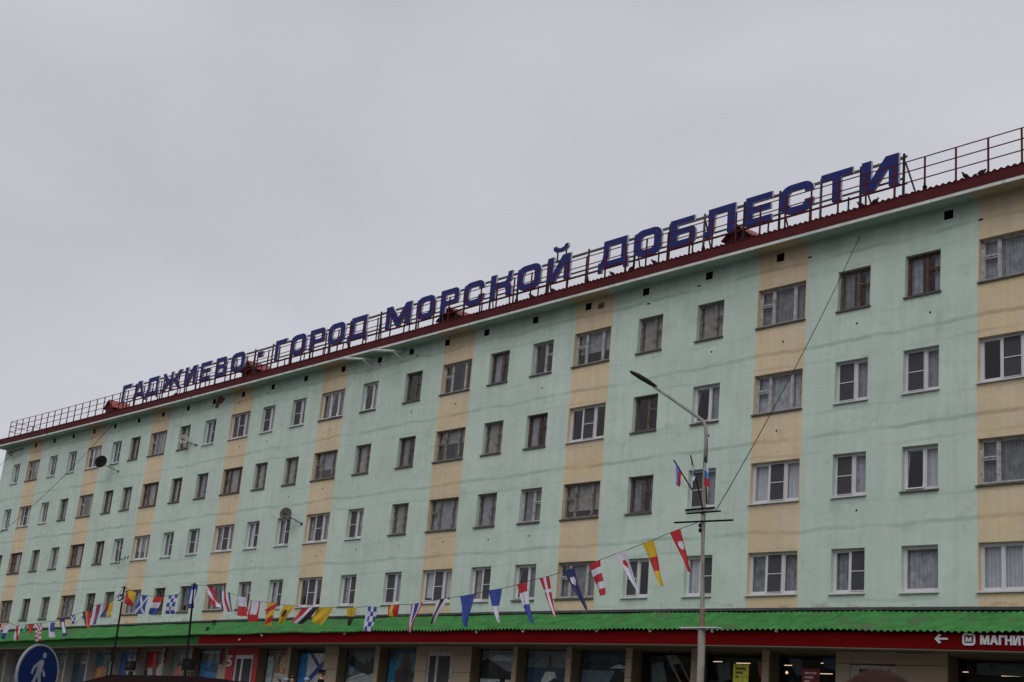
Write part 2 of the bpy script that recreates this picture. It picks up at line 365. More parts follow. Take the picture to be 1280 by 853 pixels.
# roof hatches
for ax_, ay_, bx_ in ((138.5, 500, 133), (311.5, 451, 302), (563.5, 384.4, 550.5), (922.4, 280.5, 908.5)):
    y0, y1 = .72, 1.75; v0 = at(ax_, ay_, y0); x, zr = v0.x, v0.z; hw = max(.55, 1.15*(v0.x-at(bx_, ay_+18, y0).x)); ze = zr-.42; zb = 17.9; ym = (y0+y1)/2
    g = MB(); g.add([(x-hw*.86, y0, zb), (x+hw*.86, y0, zb), (x+hw*.86, y0, ze), (x, y0, zr-.04), (x-hw*.86, y0, ze), (x-hw*.86, y1, zb), (x+hw*.86, y1, zb), (x+hw*.86, y1, ze), (x, y1, zr-.04), (x-hw*.86, y1, ze)],
          [(0, 1, 2, 3, 4), (9, 8, 7, 6, 5), (0, 4, 9, 5), (1, 6, 7, 2)])
    h = g.build('roof_hatch', 'roofred', B, org=(x, y0, zb)); g = MB()
    for s_ in (-1, 1):
        q4 = [(x, y0-.12, zr), (x, y1+.12, zr), (x+s_*hw*1.12, y1+.12, ze-.08), (x+s_*hw*1.12, y0-.12, ze-.08)]
        g.add(q4+[(a_, b_, c_-.04) for a_, b_, c_ in q4], [(0, 1, 2, 3), (7, 6, 5, 4), (0, 4, 5, 1), (1, 5, 6, 2), (2, 6, 7, 3), (3, 7, 4, 0)])
    g.build('hatch_roof', 'hatch', h, org=(x, y0, zb))
# service poles and brackets under the eaves
for x in (-30.86, -28.58):
    g = MB(); g.tube([(x, .02, 17.45), (x-.02, -1.55, 17.12)], .055, 8); g.tube([(x+.1, .02, 17.0), (x, -.6, 17.32)], .03, 6)
    g.build('eaves_pole', 'edge', B, warp=True)
g = MB(); g.tube([(-71.8, .02, 17.35), (-71.3, -.35, 17.1), (-70.2, -.4, 17.12), (-69.8, .02, 17.35)], .035, 6); g.tube([(-71.8, .02, 17.05), (-71.3, -.35, 17.1)], .03, 6)
g.build('wall_bracket', 'steel', B, warp=True)
# bared brick patch, other scars
def blob(cx, cz, rx, rz, seed, yy=-.004):
    q = random.Random(seed); n = 22; vs = [(cx, yy, cz)]
    for i in range(n):
        t = 2*PI*i/n; k = q.uniform(.55, 1.15); vs.append((cx+rx*k*math.cos(t), yy, cz+rz*k*math.sin(t)))
    return vs, [(0, 1+i, 1+(i+1) % n) for i in range(n)]
g = MB(); g.add(*blob(-44.2, 17.36, .5, .2, 4)); g.add(*blob(-44.55, 17.16, .22, .3, 9, -.006)); g.build('plaster_scar', 'scar', B, warp=True)
g = MB(); g.box(-16.72, -16.42, -.004, .02, 17.16, 17.36); g.build('plaster_scar', 'scar', B, warp=True)
q = random.Random(12); g = MB()
for c, wd, i in cols:                                      # dark drill holes below the sills
    for r_, z in enumerate(rowz[:3]):
        if q.random() < .38:
            x = c+q.uniform(.0, .35); zz = z-WH-q.uniform(.42, .6); g.lathe([(.032, -.006), (.032, .01)], (x, 0, zz), (0, -1, 0), 7)
    if q.random() < .5:
        x = c+q.uniform(-1, 1); zz = 17.0+q.uniform(-.15, .1); g.box(x, x+.14, -.006, .01, zz, zz+.05)
tag(g.build('drill_holes', 'black', B, warp=True), kind='stuff')

# ---- windows
def grid_curtain(g, x0, x1, z0, z1, y, amp, mi, per=.13):
    n = max(4, int((x1-x0)/per*4)); vs = []
    for i in range(n+1):
        x = x0+(x1-x0)*i/n; yy = y+amp*math.sin(x*2*PI/per+1.3*math.sin(x*9)); vs += [(x, yy, z0), (x, yy, z1)]
    g.add(vs, [(2*i, 2*i+2, 2*i+3, 2*i+1) for i in range(n)], mi)
cache = {}
def meshes(kind, var):
    """kind: o narrow old, p narrow new, O wide old, P wide new; origin = head centre of the opening"""
    key = (kind, var)
    if key in cache: return cache[key]
    wide = kind in 'OP'; new = kind in 'pP'; w_ = WIDE if wide else NARR; h = WH; q = random.Random(hash_(kind)*31+var*7)
    x0, x1 = -w_/2, w_/2; yf = .14; out = []
    old = ['oldwhite', 'oldgrey', 'oldbrown', 'oldgrey', 'oldred', 'oldwhite', 'oldbrown'][var % 7]
    if wide and not new: old = ['oldwhite', 'oldgrey', 'oldwhite', 'oldbrown', 'oldwhite', 'oldgrey'][var % 6]
    fmat = 'pvc' if new else old; t = .065 if new else .06
    F = MB()
    def rect(G, a, b, c, d, t, y0, y1, mi=0):
        G.box(a, a+t, y0, y1, c, d, mi); G.box(b-t, b, y0, y1, c, d, mi); G.box(a+t, b-t, y0, y1, c, c+t, mi); G.box(a+t, b-t, y0, y1, d-t, d, mi)
    zb = -h+.03
    rect(F, x0-.03, x1+.03, zb-.03, .03, t+.03, yf, yf+.07)
    if new:
        mul = [x0+w_*.34, x0+w_*.67] if wide else [x0+w_*(.5 if var % 3 else .56)]
        if not wide and var == 5: mul = []
    else:
        mul = [x0+w_*.28, x0+w_*.73] if wide else [x0+w_*(.6 if var % 2 else .55)]
    for x in mul: F.box(x-.035, x+.035, yf-.006, yf+.066, zb+t, -t)
    lights = [x0+t]+[v for x in mul for v in (x-.035, x+.035)]+[x1-t]; lights = [(lights[i], lights[i+1]) for i in range(0, len(lights), 2)]
    for li, (a, b) in enumerate(lights):
        rect(F, a+.001, b-.001, zb+t+.001, -t-.001, .028, yf+.012, yf+.055)
        if not new and ((wide and li == 0) or (not wide and li == 1)):
            F.box(a+.028, b-.028, yf-.002, yf+.05, -h*.40, -h*.40+.05); F.box(a+.028, b-.028, yf+.0, yf+.05, -h*.40-.06, -h*.40-.035)
    out.append(('frame', F, fmat))
    G = MB(); G.add([(x0, yf+.035, zb), (x1, yf+.035, zb), (x1, yf+.035, 0), (x0, yf+.035, 0)], [(0, 1, 2, 3)]); out.append(('pane', G, 'glass'))
    S = MB()
    if new: S.add([(x0-.04, -.07, -h-.035), (x1+.04, -.07, -h-.035), (x1+.04, .14, -h+.012), (x0-.04, .14, -h+.012), (x0-.04, -.07, -h+.0), (x1+.04, -.07, -h+.0), (x1+.04, .14, -h+.032), (x0-.04, .14, -h+.032)],
                  [(0, 1, 2, 3), (4, 7, 6, 5), (0, 4, 5, 1), (1, 5, 6, 2), (2, 6, 7, 3), (3, 7, 4, 0)])
    else: S.box(x0-.05, x1+.03, -.06, .14, -h-.03, -h+.012); S.box(x0, x1, .0, .14, -h+.012, -h+.04)
    out.append(('sill', S, 'pvc' if new and var != 3 else 'sillm'))
    cm = ['cur1', 'cur2', 'cur3', 'cur4', 'cur5', 'cur2'][(var+(1 if wide else 0)) % 6]
    if not new: cm = ['cur5', 'cur3', 'cur2', 'cur5', 'cur2', 'cur3'][var % 6] if not wide else ['cur2', 'cur1', 'cur5', 'cur3', 'cur1', 'cur2'][var % 6]
    K = MB(); yc = yf+.13
    if new:
        ni = {0: 0, 1: 1, 2: 1, 3: 8, 4: 0, 5: 9}[var % 6]
        if wide: ni = [1, 1, 9, 8, 1, 2][var % 6]
        for li, (a, b) in enumerate(lights):
            if li == ni:
                out.append(('mosquito_net', MB().add([(a+.02, yf-.008, zb+t), (b-.02, yf-.008, zb+t), (b-.02, yf-.008, -t), (a+.02, yf-.008, -t)], [(0, 1, 2, 3)]), 'net'))
                mb_ = MB(); rect(mb_, a, b, zb+t-.01, -t+.01, .018, yf-.024, yf-.012); mb_.box(a+.018, b-.018, yf-.024, yf-.012, -h*.5-.012, -h*.5+.012); out.append(('net_frame', mb_, 'pvc'))
            elif not (var == 4 and li == 0) and not (var == 3 and li == (1 if wide else 0)): grid_curtain(K, a-.03, b+.03, zb, 0, yc, .02, 0)
    else:
        full = q.random() < .6
        if full: grid_curtain(K, x0, x1, zb, -.0, yc, .022, 0)
        else: grid_curtain(K, x0, x0+w_*.36, zb, -.0, yc, .022, 0); grid_curtain(K, x1-w_*.3, x1, zb, -.0, yc, .022, 0)
    if K.v: out.append(('curtain', K, cm))
    if var == 3 and new:                                   # a sash tilted inwards
        a, b = lights[0 if not wide else 1]; T = MB(); zt = -t; z_ = zb+t
        for (p, r_) in (((a, z_), (a, zt)), ((b, z_), (b, zt)), ((a, z_), (b, z_)), ((a, zt), (b, zt))):
            f_ = lambda pt: (pt[0], yf-.02+.0*(pt[1]), pt[1])
            y_ = lambda zz: yf+.05+.16*(zz-z_)/(zt-z_)
            T.bar((p[0], y_(p[1]) - 0.06, p[1]), (r_[0], y_(r_[1])-0.06, r_[1]), .05)
        out.append(('sash', T, 'pvc'))
    res = []
    for nm, mb_, mt in out:
        me = bpy.data.meshes.new(nm); me.from_pydata(mb_.v, [], mb_.f); me.materials.append(M[mt]); me.update()
        bm = bmesh.new(); bm.from_mesh(me); bmesh.ops.recalc_face_normals(bm, faces=bm.faces); bm.to_mesh(me); bm.free()
        res.append((nm, me))
    cache[key] = res; return res
def hash_(s_): return sum(ord(c) for c in s_)
TYPES = ["OooOooOooOopPppPpoOopPppOp",
         "PppOpoPooOooOooOooOooOopPp",
         "OppPpoOooOopPppPppPpoOooOo",
         "PppPppOppPppPpoOooOooOooOo"]
VARS = {(1, 2): 3, (4, 1): 3, (0, 0): 0, (1, 0): 4, (2, 0): 2, (3, 0): 0, (11, 0): 3, (12, 0): 3, (1, 2): 3, (7, 3): 3, (1, 3): 5, (0, 1): 4, (3, 1): 0, (3, 2): 0, (3, 3): 0, (2, 1): 0, (2, 2): 0, (1, 1): 0, (4, 2): 0,
        (0, 3): 2, (0, 2): 0, (5, 1): 6, (5, 2): 2, (7, 1): 4, (5, 0): 1, (8, 1): 1, (7, 0): 0, (6, 1): 1, (6, 2): 1, (9, 3): 1, (12, 3): 0, (8, 3): 1, (5, 3): 4, (2, 3): 1, (15, 1): 3, (18, 1): 3, (21, 2): 3, (24, 2): 3, (17, 0): 1}
q = random.Random(5)
for c, wd, i in cols:
    for r_ in range(4):
        kind = TYPES[r_][i] if i >= 0 else ('P' if wd else 'p')
        var = VARS.get((i, r_), q.choice([0, 1, 2, 2, 1, 6, 0] if kind in 'oO' else [0, 1, 2, 4, 1, 2, 0]))
        X, Z = settle(c, rowz[r_]); parts = meshes(kind, var)
        wn = link('window', parts[0][1], B, (X, 0, Z))
        for nm, me in parts[1:]:
            if nm == 'curtain' and i >= 5 and q.random() < .08: continue
            o_ = link(nm, me, wn, (X, 0, Z))
            if nm == 'curtain' and q.random() < .75:        # every flat has its own curtains, some blinds half way down
                o_.material_slots[0].link = 'OBJECT'; o_.material_slots[0].material = M[q.choice(['cur1', 'cur2', 'cur3', 'cur4', 'cur5', 'cur1', 'cur4'] if kind in 'pP' else ['cur1', 'cur2', 'cur2', 'cur3', 'cur5', 'cur5'])]
                if i >= 4 and q.random() < .25: o_.scale.z = q.uniform(.4, .85)

# ---- canopy over the shops
cl = [(-74.3, 6.16, 5.40), (-62, 6.17, 5.43), (-50, 6.19, 5.46), (9.4, 6.21, 5.52)]
def lerp(tab, x, k):
    for a, b in zip(tab, tab[1:]):
        if x <= b[0]: t = max(0, (x-a[0])/(b[0]-a[0])); return a[k]+(b[k]-a[k])*t
    return tab[-1][k]
g = MB(); CX0, CX1 = -73.3, X1
nn = int((CX1-CX0)/.2*6); vs = []; fs = []
for i in range(nn+1):
    x = CX0+(CX1-CX0)*i/nn; wv = (.027 if x > -18 else .036)*math.sin(x*2*PI/.2)+.012*math.sin(x*.9)+.01*math.sin(x*2.3)
    for t in (0, .5, 1): vs.append((x, -.04-1.46*t, lerp(cl, x, 1)*(1-t)+lerp(cl, x, 2)*t+wv))
for i in range(nn):
    for j in range(2): fs.append((i*3+j, i*3+j+1, (i+1)*3+j+1, (i+1)*3+j))
g.add(vs, fs); can = g.build('canopy', 'canopy', B, warp=True)
g = MB(); n = 30
g.longbox(CX0, CX1, -.035, -.003, 6.17, 6.315); g.longbox(CX0, CX1, -.13, -.035, 6.225, 6.245); g.build('flashing', 'flash', can, warp=True)
g = MB(); g.longbox(-73.2, -40.36, -1.36, -1.32, 5.08, 5.44); g.build('fascia', 'fgreen', can, warp=True)
g = MB(); g.longbox(-40.355, CX1, -1.36, -1.32, 5.07, 5.47); g.build('fascia', 'fred', can, warp=True)
g = MB(); g.longbox(-73.2, CX1, -1.318, -.002, 5.10, 5.14); g.longbox(-73.2, CX1, -1.345, -1.325, 5.035, 5.066); g.build('canopy_soffit', 'soff', can, warp=True)
for x, z in ((-34.77, 5.40), (-28.5, 5.42), (-20.29, 5.43), (-17.8, 5.46), (-14.21, 5.47), (-11.84, 5.47), (-9.3, 5.47), (-6.91, 5.49), (-36.6, 5.24)):
    g = MB(); g.lathe([(.01, -.05), (.05, -.03), (.06, 0), (.05, .03), (.01, .05)], (x, -1.42, z-.02), (0, 0, 1), 8); g.build('spotlight', 'oldwhite', can, warp=True, smooth=True)

# ---- letters
S = .35
def arc(cx, cz, r_, a0, a1, n=6, rz=None):
    rz = r_ if rz is None else rz
    return [(cx+r_*math.cos(a0+(a1-a0)*i/n), cz+rz*math.sin(a0+(a1-a0)*i/n)) for i in range(n+1)]
def rrect(x0, z0, x1, z1, r_, rz=None):
    rz = r_ if rz is None else rz
    return arc(x1-r_, z0+rz, r_, -PI/2, 0, 6, rz)+arc(x1-r_, z1-rz, r_, 0, PI/2, 6, rz)+arc(x0+r_, z1-rz, r_, PI/2, PI, 6, rz)+arc(x0+r_, z0+rz, r_, PI, 1.5*PI, 6, rz)
def glyph(ch, w, s=S):
    c = w/2
    if ch == 'Г': return [[(0, 0), (s, 0), (s, .78), (w, .78), (w, 1), (0, 1)]]
    if ch == 'А': return [[(0, 0), (.31, 0), (.37, .17), (w-.37, .17), (w-.31, 0), (w, 0), (c+.27, 1), (c-.22, 1)], [(.44, .36), (w-.44, .36), (c+.01, .76)]]
    if ch == 'Д': return [[(0, -.2), (.22, -.2), (.22, 0), (w-.24, 0), (w-.24, -.2), (w, -.2), (w, .2), (w-.1, .2), (w-.1, 1), (.24, 1), (.24, .5), (.2, .32), (.12, .2), (0, .2)], [(.46, .2), (w-.38, .2), (w-.38, .78), (.54, .78), (.54, .42)]]
    if ch == 'Ж':
        k = .14
        return [[(0, 1), (.36, 1), (c-.32, .62), (c-k, .62), (c-k, 1), (c+k, 1), (c+k, .62), (c+.32, .62), (w-.36, 1), (w, 1), (w-.42, .5), (w, 0), (w-.36, 0), (c+.32, .38), (c+k, .38), (c+k, 0), (c-k, 0), (c-k, .38), (c-.32, .38), (.36, 0), (0, 0), (.42, .5)]]
    if ch in 'ИЙ': return [[(0, 0), (s+.12, 0), (w-s, .64), (w-s, 0), (w, 0), (w, 1), (w-s-.12, 1), (s, .36), (s, 1), (0, 1)]]
    if ch == 'Е': return [[(0, 0), (w, 0), (w, .21), (s, .21), (s, .41), (w-.05, .41), (w-.05, .6), (s, .6), (s, .79), (w, .79), (w, 1), (0, 1)]]
    if ch == 'В': return [[(0, 0)]+arc(w-.2, .22, .2, -PI/2, 0, 5, .22)+[(w, .42), (w-.09, .52), (w-.02, .6)]+arc(w-.22, .8, .2, 0, PI/2, 5)+[(0, 1)], rrect(s, .2, w-.3, .4, .05), rrect(s, .6, w-.32, .8, .05)]
    if ch == 'О': return [rrect(0, 0, w, 1, .44, .32), rrect(s+.03, .235, w-s-.03, .765, .14, .13)]
    if ch == 'Р': return [[(0, 0), (s, 0), (s, .3)]+arc(w-.28, .52, .28, -PI/2, 0, 6, .22)+arc(w-.28, .78, .28, 0, PI/2, 6, .22)+[(0, 1)], rrect(s, .5, w-.3, .8, .07)]
    if ch == 'М': return [[(0, 0), (s, 0), (s, .56), (c-.13, 0), (c+.13, 0), (w-s, .56), (w-s, 0), (w, 0), (w, 1), (w-s-.09, 1), (c, .42), (s+.09, 1), (0, 1)]]
    if ch == 'С': return [[(w-s, .64), (w, .64)]+arc(w-.4, .68, .4, 0, PI/2, 6, .32)+arc(.44, .68, .44, PI/2, PI, 6, .32)+arc(.44, .32, .44, PI, 1.5*PI, 6, .32)+arc(w-.4, .32, .4, -PI/2, 0, 6, .32)+[(w, .38), (w-s, .38)]
                          + list(reversed(arc(w-s-.13, .34, .13, -PI/2, 0, 4, .12)))+list(reversed(arc(s+.16, .36, .16, PI, 1.5*PI, 4, .14)))+list(reversed(arc(s+.16, .64, .16, PI/2, PI, 4, .14)))+list(reversed(arc(w-s-.13, .66, .13, 0, PI/2, 4, .12)))]
    if ch == 'К': return [[(0, 0), (s, 0), (s, .39), (w-.55, .39), (w-s-.02, .3), (w-s, 0), (w, 0), (w, .3), (w-.07, .44), (w-.16, .52), (w-.08, .6), (w-.02, .74), (w, 1), (w-.26, 1), (w-.3, .76), (w-.38, .64), (w-.55, .6), (s, .6), (s, 1), (0, 1)]]
    if ch == 'Б': return [[(0, 0)]+arc(w-.22, .22, .22, -PI/2, 0, 5)+arc(w-.22, .43, .22, 0, PI/2, 5, .2)+[(s, .63), (s, .8), (w-.08, .8), (w-.08, 1), (0, 1)], rrect(s, .2, w-.3, .43, .06)]
    if ch == 'Л': return [[(-.02, 0), (.2, 0), (.34, .1), (.42, .3), (.44, .78), (w-s, .78), (w-s, 0), (w, 0), (w, 1), (.14, 1), (.14, .45), (.1, .24), (-.02, .2)]]
    if ch == 'Т': return [[(c-.17, 0), (c+.17, 0), (c+.17, .79), (w, .79), (w, 1), (0, 1), (0, .79), (c-.17, .79)]]
    if ch == 'Н': return [[(0, 0), (s, 0), (s, .4), (w-s, .4), (w-s, 0), (w, 0), (w, 1), (w-s, 1), (w-s, .6), (s, .6), (s, 1), (0, 1)]]
    if ch == '5': return [[(0, .0), (w*.6, 0), (w, .15), (w, .5), (w*.7, .62), (.3, .62), (.3, .8), (w, .8), (w, 1), (0, 1), (0, .42), (w*.6, .42), (w*.65, .36), (w*.65, .25), (w*.6, .2), (0, .2)]]
    if ch == '~': return [[(0, .26), (-.02, .15), (.1, .04), (.4, 0), (.7, .04), (.84, .15), (.82, .28), (.64, .28), (.6, .19), (.4, .15), (.22, .19), (.18, .26)]]
    return [[(0, 0), (w, 0), (w, 1), (0, 1)]]
def solid(name, loops, mats, parent, org, depth, extra=None, warp=True):
    cu = bpy.data.curves.new('t', 'CURVE'); cu.dimensions = '2D'; cu.fill_mode = 'BOTH'; cu.extrude = depth/2
    for lp in loops+(extra or []):
        sp = cu.splines.new('POLY'); sp.points.add(len(lp)-1); sp.use_cyclic_u = True
        for p_, q_ in zip(sp.points, lp): p_.co = (q_[0], q_[1], 0, 1)
    ob = bpy.data.objects.new('t', cu); C.objects.link(ob); bpy.context.view_layer.update()
    me0 = bpy.data.meshes.new_from_object(ob.evaluated_get(bpy.context.evaluated_depsgraph_get()))
    bpy.data.objects.remove(ob); bpy.data.curves.remove(cu)
    org = Vector(org); g = MB(); front = []
    X, Z = settle(org.x, org.z) if warp else (org.x, org.z); base = Vector((X, org.y, Z))
    g.v = [(org.x+v.co.x, org.y-v.co.z, org.z+v.co.y) for v in me0.vertices]
    for p_ in me0.polygons: g.f.append(tuple(p_.vertices)); g.m.append(0 if abs(p_.normal.z) > .7 else 1)
    bpy.data.meshes.remove(me0)
    if warp: vv = [settle(x, z) for x, y, z in g.v]; g.v = [(a, y, b) for (a, b), (x, y, z) in zip(vv, g.v)]
    return g.build(name, mats, parent, org=base)
LET = [('Г', -56.83, -55.71), ('А', -55.37, -53.96), ('Д', -53.8, -52.2), ('Ж', -51.85, -49.6), ('И', -49.23, -47.9), ('Е', -47.5, -46.36), ('В', -45.85, -44.72), ('О', -44.25, -42.85), ('-', -41.62, -41.1),
       ('Г', -39.95, -38.91), ('О', -38.53, -37.15), ('Р', -36.82, -35.52), ('О', -35.24, -33.85), ('Д', -33.6, -32.03), ('М', -30.65, -28.77), ('О', -28.41, -27.09), ('Р', -26.72, -25.5), ('С', -25.18, -23.84),
       ('К', -23.46, -22.12), ('О', -21.81, -20.41), ('Й', -20.04, -18.74), ('Д', -17.2, -15.65), ('О', -15.4, -14.02), ('Б', -13.63, -12.42), ('Л', -12.0, -10.66), ('Е', -10.22, -9.11), ('С', -8.78, -7.44), ('Т', -7.16, -5.96), ('И', -5.63, -4.3)]
SIGN = empty('rooftop_sign', (-30.5, .45, 18.2), 'blue block letter sign on steel frame along the roof edge, white letter sides', 'sign')
for k, (ch, a, b) in enumerate(LET):
    w_ = b-a; z0 = 18.87
    if ch == '-': solid('letter', [[(0, .42), (w_, .42), (w_, .7), (0, .7)]], ['blue', 'lwhite'], SIGN, (a, .3, z0), .10)
    else:
        lp = glyph(ch, w_, S if w_ > 1.2 else .31)
        ex = [[(x+.28, z+1.15) for x, z in glyph('~', .82)[0]]] if ch == 'Й' else None
        solid('letter', lp, ['blue', 'lwhite'], SIGN, (a, .3, z0), .085, ex)
g = MB()
for z, y in ((19.86, .62), (19.74, .46), (19.08, .46), (18.98, .62)): g.longbox(-57.1, -4.25, y-.025, y+.025, z-.03, z+.02)
g.build('top_rail', 'steel2', SIGN, warp=True)
xs_ = [-57.0]
posts = []
for (c1, a1, b1), (c2, a2, b2) in zip(LET, LET[1:]): posts.append((b1+a2)/2)
posts = [-56.9]+posts+[-4.25]
for i, x in enumerate(posts):
    g = MB(); g.box(x-.03, x+.03, .43, .49, 18.05, 19.88); g.build('post', 'steel' if i % 3 else 'steel2', SIGN, org=(x, .45, 18.05), warp=True)
    if i % 2 == 0 or i == len(posts)-1:
        g = MB(); g.tube([(x+.06, .46, 19.55), (x+.75, .1, 18.1)], .03, 5); g.build('brace', 'steel', SIGN, org=(x, .45, 18.05), warp=True)
for (ch, a, b) in LET[::1]:
    for x in (b-.25,):
        g = MB(); g.box(x-.02, x+.02, .4, .44, 18.05, 18.95); g.build('leg', 'steel', SIGN, org=(x, .42, 18.05), warp=True)
g = MB(); g.box(-19.6, -19.55, .3, .34, 19.7, 20.1); g.box(-19.12, -19.07, .3, .34, 19.7, 20.1); g.build('bracket', 'steel', SIGN, warp=True)

# ---- roof railing
RA = empty('roof_railing', (-31, -.35, 18.0), 'dark red three bar safety railing along the whole roof edge', 'railing')
g = MB(); g.box(-.022, .022, -.022, .022, 0, 1.17); pm = g.build('post', 'rail', RA, org=(0, 0, 0)); me_p = pm.data; bpy.data.objects.remove(pm)
x = -71.85; k = 0
while x < X1:
    X, Z = settle(x, 18.0); link('post', me_p, RA, (X, -.35, Z)); x += 1.013; k += 1
for k in range(4): X, Z = settle(-71.85, 18.0); link('post', me_p, RA, (X, 1.1+k*1.45, Z))
for z in (19.15, 18.83, 18.50):
    g = MB(); g.longbox(-71.9, X1, -.36, -.335, z-.013, z+.013); g.longbox(-71.87, -71.84, -.335, 5.6, z-.013, z+.013); g.build('rail', 'rail', RA, org=(-31, -.35, 18), warp=True)


# ------------------------------------------------------------------ ground floor shops
M['pale'] = mat('pale_cladding', (.30, .29, .275), .5, noise=.1, nscale=1.5)
M['doorred'] = mat('door_panel_red', (.33, .012, .014), .5, noise=.08)
M['shopin'] = mat('shop_interior_wall', (.05, .05, .055), .9, noise=.3)
CM = {}
def cm(h, rough=.7):
    if h not in CM: CM[h] = mat('print_'+h, tuple(min(.8, c_*2.1+.006) for c_ in lin(h)), rough, noise=.3, nscale=7, spec=.2)
    return CM[h]
SO = [(6.6, 9.2), (3.7, 6.3), (.85, 3.4), (-2.33, .55), (-8.3, -5.92), (-11.14, -8.58), (-13.95, -11.39), (-16.82, -14.25), (-19.63, -17.1), (-22.2, -19.89), (-27.99, -25.57), (-30.89, -28.29), (-34.56, -31.91), (-37.2, -34.85),
      (-43.24, -40.67), (-46.05, -43.5), (-48.9, -46.3), (-51.7, -49.1), (-54.6, -51.95), (-57.4, -54.8), (-60.2, -57.6), (-63, -60.4), (-65.8, -63.2), (-68.6, -66), (-71.4, -68.8)]
DO = [(-5.42, -3.92, 4.72), (-24.84, -23.33, 4.88), (-39.2, -37.62, 4.72)]
TOP, BOT = 5.03, 2.5
SH = empty('shop_front', (-34, .4, 1.85), 'row of dim shop windows and doors in tan cladding under the canopy', 'shopfront')
solids = []; edges = sorted([(a, b, 0, 0) for a, b in SO]+[(a, b, 1, t) for a, b, t in DO], key=lambda e: e[0]); px_ = X0
g = MB()
for a, b, isd, tp in edges:
    if a > px_: solids.append((px_, a)); g.longbox(px_, a, 0, .5, 1.85, 5.6, 0)
    if isd: g.box(a, b, 0, .5, tp, 5.6, 0)
    else: g.box(a, b, 0.02, .5, TOP, 5.6, 1); g.box(a, b, 0, .5, 1.85, BOT, 0)
    px_ = b
solids.append((px_, X1)); g.longbox(px_, X1, 0, .5, 1.85, 5.6, 0)
g.longbox(X0, X1, .0, .3, 5.6, 6.02, 1)
g.build('backing_wall', ['joint', 'brownrev'], SH, warp=True)
tmesh = {}
def panel(x0, x1, z0, z1, mt, y=0.0):
    wd, hh = round(x1-x0, 2), round(z1-z0, 2); key = (wd, hh, mt)
    if key not in tmesh:
        gg = MB(); j = .008; gg.box(-wd/2+j, wd/2-j, -.02, .0, -hh/2+j, hh/2-j)
        t_ = gg.build('cladding_panel', mt); tmesh[key] = t_.data; bpy.data.objects.remove(t_)
    X, Z = settle((x0+x1)/2, (z0+z1)/2); link('cladding_panel', tmesh[key], SH, (X, y-.001, Z))
cuts = [1.85, 2.28, 2.9, 3.52, 4.14, 4.76, 5.09]
def clad(a, b, z0, z1, mt):
    n = max(1, round((b-a)/1.28))
    for i in range(n):
        for c0, c1 in zip(cuts, cuts[1:]):
            lo, hi = max(c0, z0), min(c1, z1)
            if hi-lo > .05: panel(a+(b-a)*i/n, a+(b-a)*(i+1)/n, lo, hi, mt)
for a, b in solids:
    if b-a < .06: continue
    clad(a, b, 2.9 if b < -37 else 1.85, 5.09, 'pale' if b < -43.3 else 'tile')
for a, b, t in DO[:2]: clad(a, b, t, 5.09, 'tile')
# lit reveals are the sides of the backing wall: give the left jamb of every opening a painted lining
for a, b in SO:
    for j0, j1 in ((a, a+.02), (b-.02, b)): g = MB(); g.box(j0, j1, .004, .46, BOT, TOP-.002); g.build('jamb', 'pale' if b < -43.3 else 'brownrev', SH, warp=True)
posters = {}
def P(i, items): posters[i] = items
# each poster: (colour, polygon in 0..1)
R_ = lambda a, b, c, d: [(a, b), (c, b), (c, d), (a, d)]
P(7, [('2f3a42', R_(0, 0, 1, 1)), ('4c5b66', R_(0, .1, 1, .62)), ('20272b', [(0, .6), (.1, .8), (.25, .74), (.4, .78), (.6, .72), (1, .8), (1, .6), (.4, .56), (0, .58)]), ('181a1c', [(.5, .2), (.62, .5), (.66, .75), (.74, .75), (.76, .55), (.95, .5), (1, .2), (.8, .1)]), ('8a97a0', [(.52, .62), (.7, .72), (.9, .66), (.9, .62)])])
P(8, [('5c646c', R_(0, 0, 1, 1)), ('2b3a52', R_(0, 0, 1, .6)), ('b8bcc0', [(.28, 0), (.32, .3), (.4, .5), (.58, .52), (.66, .3), (.7, 0)]), ('3a3f45', [(.36, .5), (.4, .66), (.46, .66), (.46, .9), (.5, .9), (.5, .66), (.58, .62), (.6, .5)]), ('22262c', [(.3, .1), (.5, .0), (.9, 0), (.7, .3), (.6, .36)])])
P(9, [('646a72', R_(0, 0, 1, 1)), ('8c9096', [(0, .72), (.4, .9), (.7, .82), (1, .9), (1, .7), (.5, .74)]), ('23272b', [(0, .3), (0, .75), (.15, .8), (.4, .66), (.62, .5), (1, .42), (1, .26)]), ('b9bdc2', R_(0, 0, 1, .27)), ('15171a', [(.2, .12), (.4, .22), (.5, .22), (.5, .34), (.62, .34), (.64, .2), (.95, .16), (.9, .1)])])
P(10, [('3c5566', R_(0, 0, 1, 1)), ('2f6f90', R_(0, 0, .3, .7)), ('2f7795', R_(.72, .1, 1, .6)), ('3b3032', [(.2, 0), (.2, .4), (.34, .55), (.4, .75), (.46, .95), (.54, .95), (.58, .76), (.64, .6), (.66, .4), (.82, .34), (.7, .2), (.8, 0)]), ('201d22', [(.36, .2), (.4, .5), (.5, .6), (.56, .5), (.6, .2)])])
P(11, [('54595c', R_(0, 0, 1, 1)), ('8f9597', [(0, 0), (0, .1), (.9, .4), (1, .4), (1, .25), (.3, 0)]), ('a3a8aa', [(0, .12), (.1, .22), (.95, .5), (1, .46)]), ('24282a', [(0, .62), (.1, .85), (.35, .66), (.52, .6), (.56, .8), (.6, .6), (.7, .9), (.74, .6), (.9, .74), (1, .6), (1, .4), (.6, .3), (.3, .4), (.2, .5)]), ('5f87a6', R_(.08, .3, .2, .5))])
